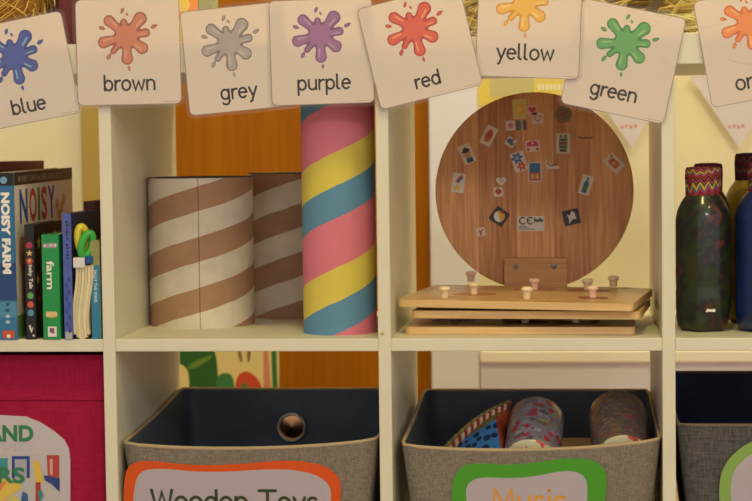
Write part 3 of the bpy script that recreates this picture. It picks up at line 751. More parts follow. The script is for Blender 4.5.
# wooden toys
BY0, BY1 = .006, .372
def rim_w(u, v):
    back = .2785
    if v > .999: return back - .004 * (1 - abs(u)) * .3
    f = (v + 1) / 2
    front = (.2545 + .006 * (u + 1) / 2) - .0085 * (1 - abs(u) ** 2.2)
    if v < -.999: return front
    corner = .2545 + .006 * (u + 1) / 2
    return corner + (back - corner) * f - .004 * sin(pi * f)
tw_ = thing('storage_bin', 'taupe fabric storage bin with an orange-edged Wooden Toys label, empty inside', 'bin', T(0, 0, 0))
bin_box(tw_, -.3405, -.0105, BY0, BY1, ZB + .001, rim_w, .030, taupe, lining, bind_tan)
white_lilac = pbr('label_white', 'b4a9b4', 0.45, 0.4)
YL = BY0 - .0012
mb, M = label_plate(tw_, [(122, 510), (123.2, 483.6), (126, 469), (134, 462.5), (150.6, 461), (181, 465), (212, 466), (248, 464), (279, 461), (303, 461.5), (327, 467), (339.5, 479), (340.5, 493), (338, 522), (320, 548), (280, 556), (200, 552), (150, 556), (128, 542)],
     [(131.5, 508), (133.5, 487), (138, 474), (147.5, 469.5), (166, 469), (196, 472.3), (227, 472.3), (257.6, 470), (291, 469.5), (316, 475), (329, 485), (331, 496), (328, 520), (310, 538), (270, 546), (200, 542), (150, 546), (137, 533)], YL, pbr('label_orange', 'd8531a', 0.4), white_lilac)
ws = px_shape([(150, 511.5), (318, 511.5), (150, 488)], YL)
W = text_width('Wooden Toys'); xh = (ws[1][0] - ws[0][0]) / W
dark_green = pbr('label_ink', '35401f', 0.6)
strokes(mb, 'Wooden Toys', ws[0][0], ws[0][1], xh * 1.0, .0040, .0013, dark_green, M)
mb.build('label', tw_)
# grommet in the back wall
gp = atY(292, 427, BY1 - .012)
mb = MB(); chrome = pbr('chrome', 'f0ece6', 0.38, metal=1.0); rg = .0214
mb.lathe([(rg, 0), (rg * .99, .003), (rg * .93, .0055), (rg * .86, .0050), (rg * .80, .0015), (rg * .80, 0)], chrome, T(gp.x, BY1 - .014, gp.z) @ RX(pi / 2), 40, False)
mb.lathe([(rg * .81, .0002), (rg * .55, .0012), (0, .0022)], pbr('insert_door_reflection', 'b8865a', 0.22, metal=1.0), T(gp.x, BY1 - .0138, gp.z) @ RX(pi / 2), 40, False)  # insert closes the hole; the door's orange reflection is put into its colour
mb.build('grommet', tw_)
# music
def rim_m(u, v):
    back = .2765
    if v > .999: return back
    f = (v + 1) / 2
    corner = .2535 + .008 * (u + 1) / 2
    front = corner - .0090 * (1 - abs(u) ** 2.2)
    if v < -.999: return front
    return corner + (back - corner) * f - .003 * sin(pi * f)
tm_ = thing('storage_bin', 'taupe fabric storage bin with a green-edged Music label, holding shakers', 'bin', T(0, 0, 0))
bin_box(tm_, .0170, .3426, BY0, BY1, ZB + .001, rim_m, .028, taupe, lining, bind_tan)
mb, M = label_plate(tm_, [(451.5, 505), (451.7, 491), (453, 478), (462, 466), (478, 463.5), (498.5, 465.4), (527.8, 464.5), (557, 459.3), (580, 458.5), (597, 462), (606, 471), (607, 485), (604, 515), (590, 545), (540, 550), (490, 548), (462, 540)],
     [(466, 505), (465.5, 487), (473, 480), (484, 477.5), (513, 479), (536.5, 476.5), (557, 472), (572, 471), (583.5, 475.5), (588, 485), (586.5, 512), (574, 532), (540, 537), (500, 536), (474, 528)], YL, pbr('label_green', '4a9a2c', 0.4), white_lilac)
ws = px_shape([(491.5, 512), (566, 510), (150, 488)], YL)
W = text_width('Music'); xh = (ws[1][0] - ws[0][0]) / W
strokes(mb, 'Music', ws[0][0], ws[0][1], xh, .0039, .0013, pbr('label_ochre', 'dc9a34', 0.6), M)
mb.build('label', tm_)
# charcoal bin
def rim_g(u, v):
    if v > .999: return .3020
    f = (v + 1) / 2
    return .2798 + (.3020 - .2798) * f if v > -.999 else .2798
tg_ = thing('storage_bin', 'charcoal woven fabric storage bin with a green-edged label, below the bottles', 'bin', T(0, 0, 0))
charc = fabric('charcoal_cloth', '454344', '625f60', 520, .8)
bin_box(tg_, .3600, .6900, BY0, BY1, ZB + .001, rim_g, .030, charc, pbr('navy_deep', '2c3850', 0.6, 0.2, noise=.2, nscale=20), pbr('bind_brown', '6a5a4c', 0.8), r=.008)
mb, M = label_plate(tg_, [(719.5, 505), (719.5, 489), (720.5, 477), (725, 465), (732, 455.5), (743, 446), (757, 439), (800, 432), (860, 436), (888, 460), (890, 505), (880, 540), (800, 550), (735, 540)],
     [(731.4, 505), (731, 489), (732, 477), (736, 468), (743, 460), (754, 452), (800, 444), (850, 447), (874, 466), (876, 505), (866, 528), (800, 538), (744, 528)], YL, pbr('label_leaf', '86a858', 0.4), white_lilac)
mb.build('label', tg_)

# crimson box
tc_ = thing('storage_bin', 'crimson fabric storage box with a white picture label reading AND, below the books', 'bin', T(0, 0, 0))
crim = fabric('crimson_cloth', '96163a', 'a41c42', 380, .25, .9)
CB0 = .030
mb = MB(); hem = atY(40, 401, CB0).z
mb.box((-.691, CB0, ZB + .001), (-.3605, CB0 + .005, hem), crim)
mb.box((-.691, CB0 - .0012, hem + .0004), (-.3605, CB0 + .005, .366), crim)
for a, b in (((-.691, CB0 + .006, ZB + .001), (-.686, .385, .364)), ((-.3655, CB0 + .006, ZB + .001), (-.3605, .385, .364)), ((-.685, .380, ZB + .001), (-.366, .385, .364)), ((-.685, CB0 + .006, ZB + .001), (-.366, .379, ZB + .006))): mb.box(a, b, crim)
mb.build('fabric_body', tc_, bevel=.0012)
YC = CB0 - .0012
mb = MB(); M = FR0(YC)
lp = px_shape([(-130, 415), (0, 415), (26, 416.5), (40, 422), (54, 431), (64.5, 440), (69, 449), (70.3, 460), (70.3, 560), (-130, 560)], YC)
mb.prism(lp, -.001, .0006, pbr('label_paper', 'c0b6be', 0.45), M)
def pxb(mb, pts, z, col, rough=.5): mb.poly(px_shape(pts, YC), z, pbr('ink_' + col, col, rough), M)
def px_text(mb, t, u0, v0, u1, v1, z, col, bold=.02):
    a = px_shape([(u0, v1), (u1, v0)], YC)
    typed(mb, t, a[0][0], a[0][1], a[1][0] - a[0][0], a[1][1] - a[0][1], z, pbr('ink_' + col, col, .5), M, bold)
px_text(mb, 'AND', -13, 425, 33.5, 441.5, .0009, '2f7a52', .04)
px_text(mb, 'AND', -13, 452, 33.5, 442.5, .0008, 'b8b0b4')
pxb(mb, [(-100, 454), (60, 454), (60, 560), (-100, 560)], .0008, 'b9b4b6')
pxb(mb, [(12, 456), (30, 456), (30, 478), (12, 478)], .0010, '24408a'); pxb(mb, [(15, 459), (27, 459), (27, 478), (15, 478)], .0011, 'a8a4b0')
pxb(mb, [(33, 461), (39, 460), (44, 482), (36, 484)], .0012, 'd8b44c')
pxb(mb, [(47, 455), (59.5, 455), (59.5, 481), (48, 478)], .0012, 'b04038'); pxb(mb, [(50, 459), (53, 459), (53, 475), (50, 474)], .0013, 'c89c98')
pxb(mb, [(44, 475), (60, 478), (60, 492), (52, 484), (45, 480)], .0014, '2c3f80')
pxb(mb, [(-60, 505), (4, 478), (20, 482), (22, 488), (-4, 505)], .0012, 'd8b850'); pxb(mb, [(-60, 470), (0, 458), (8, 458), (8, 474), (0, 482), (-60, 490)], .0011, '3c8c98')
pxb(mb, [(-60, 484), (0, 484), (8, 480), (0, 492), (-60, 500)], .0013, 'd87c48')
a_ = arc(39, 502, 19, 20, 180, 0, 14) + arc(39, 502, 11, 12, 0, 180, 14); pxb(mb, a_, .0015, 'cc6c48')
pxb(mb, [(36, 482), (41, 482), (41, 520), (36, 520)], .0016, 'a83838')
pxb(mb, [(18, 520), (23, 491), (28, 494), (30, 520)], .0017, '2f5c94'); pxb(mb, [(2, 520), (12, 494), (20, 500), (12, 520)], .0013, 'c8c05c')
pxb(mb, [(38, 491), (42, 490), (44, 496), (40, 502)], .0017, '348888')
pxb(mb, [(-60, 500), (-2, 496), (12, 501), (60, 506), (60, 560), (-60, 560)], .00105, 'd0a860')
px_text(mb, 'RS', -2, 467, 25, 483, .0019, '2f7a52', .03)
mb.build('label', tc_)

# ------------------------------------------------------------------ things in the music bin
def axis_mat(a, b):
    z = (b - a).normalized(); x = Vector((1, 0, 0)); x = (x - z * x.dot(z)).normalized(); y = z.cross(x)
    M = Matrix((x, y, z)).transposed().to_4x4(); M.translation = a
    return M, (b - a).length
wrap1 = blotch('wrap_grey', ['9c94a4', 'b83048', 'a69eae', '6c7048', '8c8494', 'a44458', '5c5868', '8ca05c', '968ca0'], 70, .3, True, '84808a', .3, 1.5)
wrap_end = blotch('wrap_cream', ['d8c8a0', 'c83850', 'd8d0a8', '98b060', 'd0c4a0', 'd84c50'], 80, .5, True, 'ddd2ae', .1)
wrap2 = blotch('wrap_dark', ['8c6c54', '6c5c58', '9c4a50', '8c7c68', '6c6c50', '74686c', '947458'], 70, .3, True, '6c5e56', .3, 2.6)
def shaker(label, near, far, yn, yf, r, side, end):
    a = atY(near[0], near[1], yn); b = atY(far[0], far[1], yf)
    M, l = axis_mat(a, b)
    th = thing('shaker', label, 'shaker', M, 'paper-wrapped shakers in the music bin')
    mb = MB(); mb.lathe([(r * .97, .001), (r, .004), (r * .985, l * .3), (r * 1.01, l * .33), (r, l * .62), (r * 1.015, l * .66), (r, l - .003), (r * .96, l)], side, I4, 48, False)
    mb.lathe([(r * .96, l), (0, l + .001)], side, I4, 48, False)
    mb.build('wrapped_tube', th)
    mb = MB(); mb.lathe([(r * .97, .001), (r * .94, -.001), (0, -.002)][::-1], end, I4, 48, False); mb.build('end_paper', th)
    return th
shaker('shaker wrapped in grey patterned paper with a cream end, middle of the Music bin', (531, 463), (537, 419), .080, .175, .0365, wrap1, wrap_end)
shaker('shaker wrapped in dark brown patterned paper, right side of the Music bin', (623, 460), (617, 414), .080, .180, .0380, wrap2, wrap_end)
# drum lying between them
dp = atY(577, 438, .315)
th = thing('wooden_drum', 'plain pale wooden hand drum between the two wrapped shakers', 'drum', T(dp.x, .262, dp.z - .032))
mb = MB(); tanw = wood('drum_wood', '9c7448', 'b88e5c', 'x', 14, .6, 8)
mb.lathe([(.060, -.03), (.062, -.027), (.062, .027), (.060, .0295)], tanw, I4, 48); mb.build('drum_shell', th)
mb = MB(); mb.lathe([(.0605, .0296), (.0605, .0312), (.056, .0318), (0, .0320)], pbr('drum_skin', 'b08c60', .7, noise=.08, nscale=30), I4, 48); mb.build('drum_skin', th)
# cloth bean pyramid
A = atY(511, 402, .212); B = atY(440, 454, .150); Cc = atY(503, 462, .090); Dd = atY(504, 440, .190); E_ = atY(470, 470, .085)
G = (A + B + Cc + Dd) / 4
th = thing('cloth_pyramid', 'soft cloth triangle with blue spotted side and braided edge, left in Music bin', 'soft toy', T(*Cc))
o3 = lambda p: tuple(p - Cc)
def tri_sub(a, b, c, n=8, puff=.006, nrm=None):
    vs = []; fs = []; idx = {}
    for i in range(n + 1):
        for j in range(n + 1 - i):
            k = n - i - j; p = (a * i + b * j + c * k) / n
            w = 27 * (i / n) * (j / n) * (k / n)
            idx[(i, j)] = len(vs); vs.append(p + nrm * puff * w)
    for i in range(n):
        for j in range(n - i):
            fs.append((idx[(i, j)], idx[(i + 1, j)], idx[(i, j + 1)]))
            if j < n - i - 1: fs.append((idx[(i + 1, j)], idx[(i + 1, j + 1)], idx[(i, j + 1)]))
    return [o3(v) for v in vs], fs
Am = atY(496, 419, .15)
def face(nm, a, b, c, mat):
    n = (b - a).cross(c - a).normalized()
    if n.dot((a + b + c) / 3 - G) < 0: n = -n
    v, f = tri_sub(a, b, c, 8, .005, n); mb = MB(); mb.add(v, f, mat, I4, True); return mb.build(nm, th)
face('spotted_panel', Am, B, Cc, dots('blue_spots', '3f86c8', '17305c', .0125))
face('orange_panel', Am, Cc, Dd, pbr('orange_felt', 'c8522c', .9, noise=.2, nscale=120)); 
face('olive_panel', A, B, Am, pbr('olive_felt', '8a7440', .9, noise=.2, nscale=150))
face('orange_panel', A, Am, Dd, pbr('orange_felt', 'c8522c', .9)); face('base_panel', B, Cc, Dd, pbr('olive_felt', '8a7440', .9)); face('rear_panel', A, B, Dd, pbr('olive_felt', '8a7440', .9))
mb = MB()
for s_, cA, cB in ((0, '8a7640', 'a08a50'), (1, '9c3430', 'c8b898')):
    pa, pb = (B, A) if s_ == 0 else (B + Vector((.004, -.012, -.004)), Am.lerp(A, .85) + Vector((0, -.008, 0)))
    for k in range(22):
        t0, t1 = k / 22, (k + 1.25) / 22
        sag = lambda t: Vector((0, -.006, .010 * sin(pi * min(1, t))))
        q0 = pa.lerp(pb, t0) + sag(t0); q1 = pa.lerp(pb, min(1, t1)) + sag(t1)
        mb.tube([o3(q0 + Vector((0, 0, -.0035))), o3((q0 + q1) / 2), o3(q1 + Vector((0, 0, .0035)))], [.0024, .0040, .0022], pbr('braid_' + (cA if k % 2 else cB), cA if k % 2 else cB, .9), n=7)
mb.build('braided_edge', th)

# ------------------------------------------------------------------ books
pages = pbr('book_pages', 'd8ccb0', .9, noise=.08, nscale=300, stretch=(1, .05, .05))
def book_frame(u0, u1, v, Y, slope):
    a = atY(u0, v, Y); b = atY(u1, v, Y)
    dx = b.x - a.x; th = atan2(-slope, 1.0)      # covers run back along (slope, 1)
    w = dx * cos(th)
    M = T(b.x, Y, 0) @ RZ(th)
    return M, w, dx
def book(name, label, u0, u1, v, Y, slope, h, d, cover, spine, z=ZS, lean=0, group='picture books on the shelf', cat='book', corner=0):
    """local frame: x from -w (left) to 0 along the spine, y back along the cover, z up"""
    M, w, dx = book_frame(u0, u1, v, Y, slope)
    M = M.copy(); M.translation.z = z
    if lean: M = M @ RX(lean)
    th = thing(name, label, cat, M, group)
    t = .0022
    mb = MB()
    mb.box((-t, 0.001, 0), (0, d, h), cover); mb.box((-w, .001, 0), (-w + t, d, h), cover)
    mb.build('cover', th, bevel=.0005)
    mb = MB(); mb.box((-w + t + .0001, .004, .002), (-t - .0001, d - .003, h - .002), pages); mb.build('page_block', th)
    sp = MB(); sp.box((-w, -.0015, 0), (0, .001, h), spine)
    return th, w, sp
def side_frame(): # art on the right-hand cover: x runs back along the cover, y up
    return Matrix(((0, 0, 1, 0), (1, 0, 0, 0), (0, 1, 0, 0), (0, 0, 0, 1)))
SPF = T(0, -.0015, 0) @ FRONT
K = lambda c: pbr('print_' + c, c, .4)
# NOISY FARM
H1 = .2125
cov = pbr('noisy_cover', 'e4dacb', .35); spn = pbr('noisy_blue', '2a6896', .35)
th, w, sp = book('board_book', 'big blue and white NOISY FARM board book, spine outward', 0.5, 18, 340, .001, -.005, H1, .285, cov, spn, lean=0.012)
sp.poly(bar(-w, H1 - .0165, 0, H1), .0003, K('1a1614'), SPF); sp.poly(circ(-w * .55, H1 - .0095, .0046, 20), .0006, K('6aa0bc'), SPF)
sp.poly(bar(-w, .05, 0, .098), .0003, K('24447a'), SPF); sp.poly(bar(-w, .0, 0, .05), .0003, K('30709c'), SPF); sp.poly(bar(-w, .028, 0, .048), .00045, K('4a88ac'), SPF)
typed(sp, 'NOISY FARM', -w * .74, .084, w * .50, H1 - .025 - .084, .0006, K('ece6dc'), SPF, .055, -90)
sp.poly([(-w * .8, .002), (-w * .2, .002), (-w * .15, .010), (-w * .3, .0125), (-w * .5, .0105), (-w * .7, .0125), (-w * .85, .010)], .0006, K('c85028'), SPF)
sp.poly(circ(-w * .5, .0045, .0026, 14), .0008, K('e8e0d4'), SPF); 

for k, c in enumerate(('2c4c68', '34506c', 'b8c8d0', 'a8c0cc')): sp.poly(bar(-w * (.60 + .04 * (k % 2)), .043 - k * .0075, -w * .42, .047 - k * .0075), .0006, K(c), SPF)
sp.build('spine', th, bevel=.0004)
mb = MB(); CV = T(.0001, 0, 0) @ side_frame()
mb.poly(bar(.001, H1 - .0165, .284, H1), .0002, K('1a1614'), CV)
typed(mb, 'MY FIRST TOUCH and FEEL SOUND BOOK', .018, H1 - .0125, .212, .0075, .0004, K('a89c8c'), CV, .01)
for k, (ch, c) in enumerate(zip('NOISY', ('2c4c98', 'c03c34', '2c7c4c', 'b83044', '2c4088'))):
    x = (.022, .066, .106, .122, .156)[k]; ww = (.036, .034, .010, .028, .034)[k]
    typed(mb, ch, x, H1 - .066, ww, .044, .0004, K(c), CV, .03)
for k, c in enumerate(('2c4c98', 'd88838', '3c6c48', 'a83c3c')): mb.poly(bar(.085 + k * .036, H1 - .092, .112 + k * .036, H1 - .074), .0004, K(c), CV)
mb.poly(smooth_loop([(.012, .05), (.014, .125), (.03, .132), (.06, .118), (.062, .06), (.045, .03)], 2), .0004, K('c88868'), CV)
for q in ((.20, .165), (.225, .16), (.21, .15), (.235, .17)): mb.poly(circ(q[0], q[1], .008, 12), .0005, K('c8965a'), CV)
mb.poly(bar(.001, .001, .25, .03), .0003, K('5c9048'), CV); mb.poly(smooth_loop([(.004, .03), (.006, .10), (.022, .09), (.02, .03)], 2), .0005, K('e0d8cc'), CV)
mb.build('cover_print', th)
# books behind
book('picture_book', 'dark red picture book standing behind the tall blue and white one', -20, 0, 330, .135, .13, .2260, .16, pbr('old_red', '8c3828', .5, noise=.3, nscale=40), pbr('old_red', '8c3828', .5), group=None)[2].build('spine', bpy.data.objects['picture_book'])
th, w, sp = book('picture_book', 'thin dark patterned book pressed between the red and blue ones', 1.5, 8, 330, .11, .13, .2120, .19, pbr('old_slate', '383a44', .5, noise=.4, nscale=60), pbr('old_slate', '383a44', .5), group=None); sp.build('spine', th)
# Baby Talk
H2 = .1465
th, w, sp = book('board_book', 'black starry Baby Talk board book with coloured dots on the spine', 27, 36.5, 338, .002, -.02, H2, .140, pbr('black_gloss', '1c1a1a', .35), pbr('black_gloss', '1c1a1a', .35))
for z_, c in ((.120, 'a8304c'), (.110, 'd8b860'), (.100, 'c0453c'), (.056, '5c9c50'), (.0445, 'c8583c'), (.034, '4c8ca8')): 
    if c == 'd8b860': sp.poly([(a - w * .5, b + z_) for a, b in star(.0044)], .0004, K(c), SPF)
    else: sp.poly(circ(-w * .5, z_, .0042, 16), .0004, K(c), SPF)
sp.poly(circ(-w * .5, .1005, .0018, 12), .0006, K('d8b860'), SPF)
typed(sp, 'baby Talk', -w * .72, .064, w * .5, .031, .0004, K('e4dccf'), SPF, .02, -90)
sp.poly([(-w * .75, .017), (-w * .55, .019), (-w * .45, .013), (-w * .25, .017), (-w * .45, .008), (-w * .6, .012)], .0004, K('d8d0c4'), SPF); sp.poly(circ(-w * .25, .005, .0014, 10), .0004, K('d8d0c4'), SPF)
sp.build('spine', th, bevel=.0004)
mb = MB(); CV = T(.0001, 0, 0) @ side_frame(); rnd = random.Random(4)
for (x, y, r, c) in ((.02, .122, .010, 'c8983c'), (.012, .075, .007, 'd8b040'), (.03, .095, .008, '4c7c4c'), (.045, .128, .009, 'd8d0c0'), (.055, .07, .011, '4c6c3c'), (.03, .03, .012, 'b8903c'), (.075, .115, .01, '5c8c9c'), (.1, .09, .012, 'c8a050'), (.015, .05, .007, 'a8443c'), (.1, .13, .008, 'd8d0c0'), (.125, .12, .01, 'b05048')):
    mb.poly([(a + x, b + y) for a, b in star(r)], .0004, K(c), CV)
for y in (.118, .098, .08): mb.poly(bar(.058, y, .07, y + .008), .0004, K('d8d0c0'), CV)
mb.build('cover_print', th)
# farm
H3 = .1335
gcol = pbr('farm_green', '1f8c4a', .35)
th, w, sp = book('board_book', 'chunky bright green farm board book', 44, 61, 337.5, .001, .0, H3, .110, gcol, gcol)
typed(sp, 'farm', -w * .74, .064, w * .44, .036, .0004, K('e8e4d8'), SPF, .02, -90)
sp.poly(rrect(w * .84, .0062, .0012, 3, -w * .5, .1195), .0004, K('98948c'), SPF); 
for k, c in enumerate(('d8d0d0', 'c08090', '8fb0b4', 'd8c8cc', 'c890a0', 'd8d0d0')): sp.poly(circ(-w * (.82 - k * .125), .1193 + .0005 * (k % 2), .0014, 8, .0018), .0006, K(c), SPF)
sp.poly(circ(-w * .5, .0315, w * .36, 20, .0042), .0004, K('c8a468'), SPF)
for k in (-1, 0, 1): sp.poly(circ(-w * (.5 + k * .22), .0325, w * .12, 12, .0034), .0006, K('dcc088'), SPF)
sp.poly(bar(-w * .74, .0035, -w * .22, .0165), .0004, K('ded8d0'), SPF); sp.poly(bar(-w * .62, .009, -w * .48, .0145), .0006, K('34569c'), SPF); sp.poly(bar(-w * .48, .0075, -w * .36, .0145), .0006, K('b83c44'), SPF)
sp.build('spine', th, bevel=.0004)
# blue book
H4 = .1600
bcol = pbr('periwinkle', '4c5ca8', .45, noise=.18, nscale=70)
th, w, sp = book('picture_book', 'slim periwinkle blue book with dark lettering on the spine', 65, 73.5, 337.5, .001, .0, H4, .140, pbr('blue_dark', '262a4c', .45, noise=.3, nscale=40), bcol)

for k in range(11): sp.poly(bar(-w * (.62 - .05 * (k % 3)), .148 - k * .0042 - (.004 if k > 5 else 0), -w * (.34 - .06 * (k % 2)), .1505 - k * .0042 - (.004 if k > 5 else 0)), .0004, K('23264e'), SPF)
for k in range(9): sp.poly(circ(-w * (.35 + .3 * (k % 2)), .012 + k * .008, w * .16, 10, .004), .0004, K('37458c'), SPF)
sp.poly(bar(-w * .9, .0, -w * .1, .010), .0004, K('a8a8b0'), SPF)
sp.build('spine', th, bevel=.0004)
# cloth book with loops
M, w, dx = book_frame(75, 91, 337, .002, .0); M = M.copy(); M.translation.z = ZS
th = thing('cloth_book', 'cream folded cloth book with yellow and green teething loops', 'cloth book', M)
mb = MB(); creams = [pbr('cloth_cream', 'dccfac', .9, noise=.06, nscale=60), pbr('cloth_dun', 'cfc29c', .9)]
Hc = .094; nl = 6
for k in range(nl):
    x0 = -w + w * k / nl; x1 = x0 + w / nl * .97
    prof = []
    for j in range(15):
        t = j / 14; off = -.0030 * sin(t * pi * 1.5 + .4) + .003 * t * (k / nl)
        bot = .006 * (abs(k - 2.5) / 2.5) ** 2
        prof.append((off, bot + (Hc - bot) * t))
    for j in range(14):
        (a, za), (b, zb) = prof[j], prof[j + 1]
        vs = [(x0 + a, 0, za), (x1 + a, 0, za), (x1 + b, 0, zb), (x0 + b, 0, zb), (x0 + a, .06, za), (x1 + a, .06, za), (x1 + b, .06, zb), (x0 + b, .06, zb)]
        mb.add(vs, [(0, 1, 2, 3), (1, 5, 6, 2), (4, 0, 3, 7), (5, 4, 7, 6)] + ([(0, 4, 5, 1)] if j == 0 else []) + ([(3, 2, 6, 7)] if j == 13 else []), creams[k % 2])
mb.build('cloth_pages', th)
mb = MB(); mb.box((-w * .98, -.004, Hc - .003), (-w * .26, .02, Hc + .010), pbr('tag_white', 'd8d0d4', .8)); mb.build('white_tag', th, bevel=.001)
mb = MB(); mb.box((-w * .24, -.003, Hc + .002), (w * .22, .02, Hc + .012), pbr('tag_blue', '28508c', .8)); mb.build('blue_tag', th, bevel=.001)
for nm, cx_, cz_, rx, rz, tl, c, yy in (('yellow_loop', -w * .52, Hc + .032, .0052, .0165, .10, 'd8c23c', .010), ('green_loop', -w * .16, Hc + .026, .0056, .0150, -.30, '3fa848', .002)):
    mb = MB(); pth = []
    for k in range(28):
        t = 2 * pi * k / 28; x, z = rx * cos(t), rz * sin(t)
        pth.append((cx_ + x * cos(tl) - z * sin(tl), yy + .004 * cos(t), cz_ + x * sin(tl) + z * cos(tl)))
    mb.tube(pth, .0050, pbr('loop_' + nm, c, .35), n=10, closed=True); mb.build(nm, th)
# small book at the right, and the brown one behind
th, w, sp = book('picture_book', 'small thin teal book with white lettering, hard against the upright', 92.5, 101.5, 338.5, .004, .03, .1255, .10, pbr('dull_olive', '8c8a58', .5, noise=.3, nscale=50), pbr('dull_olive', '8c8a58', .5, noise=.3, nscale=50))
sp.poly(bar(-w, .0, 0, .094), .0003, K('2f7a9c'), SPF); typed(sp, 'SALLY THE SNAIL', -w * .66, .046, w * .34, .042, .0005, K('dce4e4'), SPF, .01, -90)
sp.build('spine', th, bevel=.0004)
th, w, sp = book('picture_book', 'dark brown patterned book at the back, beside the upright', 86.5, 97, 335, .155, .05, .1710, .18, pbr('brown_old', '5c3024', .6, noise=.5, nscale=50), pbr('brown_old', '5c3024', .6, noise=.5, nscale=50)); sp.build('spine', th)

# ------------------------------------------------------------------ things on top of the unit
bx = atY(52, 10, .14)
th = thing('straw_basket', 'shaggy golden straw basket on top of the unit, behind the blue card', 'basket', T(bx.x - .098, .15, ZTT))
mb = MB(); straw = [pbr('straw_a', 'b88a3c', .85), pbr('straw_b', '8c6424', .85), pbr('straw_c', 'd0a858', .85)]
mb.lathe([(.078, 0), (.090, .05), (.090, .13), (.087, .134), (.084, .13), (.084, .05), (.07, .004)], straw[1], I4, 40); mb.build('basket_body', th)
mb = MB(); rnd = random.Random(3)
for k in range(520):
    a = rnd.uniform(0, 2 * pi); z = rnd.uniform(.01, .132); l = rnd.uniform(.015, .03); tl = rnd.uniform(-.25, .45)
    r0 = .089 + rnd.uniform(0, .006) - max(0, .05 - z) * .2
    pts = [((r0 + .002 * sin(pi * t)) * cos(a + tl * t), (r0 + .002 * sin(pi * t)) * sin(a + tl * t), z + (-l * t if z > .05 else l * t)) for t in (0, .5, 1)]
    pts = [((p_[0]), p_[1], max(.002, p_[2])) for p_ in pts]
    mb.tube(pts, [.0009, .0012, .0006], straw[k % 3], n=4)
o = mb.build('straw_fringe', th); o['kind'] = 'stuff'
b0 = atY(60, 20, .10)
th = thing('storage_tin', 'dark red tin with a black lid between the blue and brown cards', 'tin', T(b0.x + .035, .16, ZTT))
mb = MB(); mb.prism(rrect(.095, .095, .012, 5), 0, .095, pbr('maroon', '581a14', .45, noise=.3, nscale=40)); mb.build('tin_body', th, bevel=.001)
mb = MB(); mb.prism(rrect(.098, .098, .013, 5), .0952, .112, pbr('black_lid', '2a1c16', .5)); mb.build('tin_lid', th, bevel=.001)
q = atY(187, 4, .08)
th = thing('toy_block', 'yellow and orange toy block on top of the unit beside the grey card', 'block', T(q.x - .004, .09, ZTT))
mb = MB(); mb.box((-.022, -.02, 0), (.022, .02, .034), pbr('block_yellow', 'e0c060', .5)); mb.build('yellow_half', th, bevel=.002)
mb = MB(); mb.box((-.022, -.02, .0342), (.022, .02, .068), pbr('block_orange', 'e88c50', .5)); mb.lathe([(.010, 0), (.010, .001), (0, .001)], pbr('block_yellow', 'e0c060', .5), T(0, -.02, .052) @ RX(pi / 2), 24); mb.build('orange_half', th, bevel=.002)
q = atY(206, 4, .08)
th = thing('toy_block', 'dull grey-green toy block on top of the unit, above the grey card', 'block', T(q.x, .09, ZTT))
mb = MB(); mb.box((-.0105, -.02, 0), (.0105, .02, .062), pbr('block_sage', '9c9878', .6)); mb.build('block_body', th, bevel=.002)
# raffia bundle
q0 = atY(462, 10, .12); q1 = atY(700, 10, .12)
th = thing('raffia_bundle', 'loose bundle of pale yellow raffia on top of the unit, behind the green card', 'raffia', T((q0.x + q1.x) / 2, .15, ZTT))
mb = MB(); rnd = random.Random(11); rc = [pbr('raffia_a', 'e4d49a', .8), pbr('raffia_b', 'd8bc70', .8), pbr('raffia_c', 'e4d8a0', .8), pbr('raffia_d', '94742c', .8)]
hw = (q1.x - q0.x) / 2
for k in range(420):
    xc = rnd.uniform(-hw, hw * .98); yc = rnd.uniform(-.06, .06); zc = rnd.uniform(.004, .075); l = rnd.uniform(.03, .09); tl = rnd.gauss(.35, .5); yw = rnd.uniform(-.5, .5); bend = rnd.uniform(-.012, .02)
    pts = []
    for t in (-1, -.5, 0, .5, 1):
        x = max(-hw, min(hw, xc + l * t * cos(tl))); pts.append((x, yc + l * t * yw * .4, max(.002, zc + l * t * sin(tl) * .5 + bend * (1 - t * t))))
    mb.tube(pts, .0011 + .0008 * rnd.random(), rc[0 if k % 9 else 3] if k % 2 else rc[1 + k % 2], n=4, flat=2.0)
o = mb.build('raffia_strands', th); o['kind'] = 'stuff'
q = atY(651, 8, .07)
mb = MB(); lf = [(-.017, -.012), (-.004, .002), (.004, .016), (.016, .020), (.014, .004), (.004, -.008)]
mb.prism(lf, -.006, .006, pbr('dark_ribbon', '54421c', .6), T(q.x - (q0.x + q1.x) / 2, .07 - .15 - .004, q.z - ZTT) @ FRONT)
mb.build('dark_tie', th, bevel=.001)

# ------------------------------------------------------------------ pennants and posters behind
th = thing('paper_bunting', 'string of small white paper pennants hung along the wall behind the cubes', 'bunting', T(0, YW - .030, 0))
pa = [(628, 'a'), (735.5, 'b'), (843, 'c')]
YP = YW - .030
penp = paper('pennant_paper', 'f0e8f0', .35)
cord = []
for (u, _) in pa:
    a = atY(u - 46, 76, YP); b = atY(u + 46, 74, YP); c = atY(u + 4, 148, YP)
    mb = MB(); mb.prism([(a.x, a.z), (b.x, b.z), (c.x, c.z)], -.0003, .0003, penp, FRONT)
    for k in range(4):
        p0 = atY(u - 6 + k * 4.5, 127 - k % 2, YP); mb.poly(rrect(.0046, .006, .001, 3, p0.x, p0.z), .0006, pbr('pennant_pink', 'd89098', .7), FRONT)
    mb.build('pennant', th); cord += [(a.x, 0, a.z), ((a.x + b.x) / 2, 0, (a.z + b.z) / 2 - .001), (b.x, 0, b.z)]
mb = MB(); mb.tube(cord, .0009, pbr('cord_white', 'e0d8cc', .8), n=6); mb.build('cord', th)
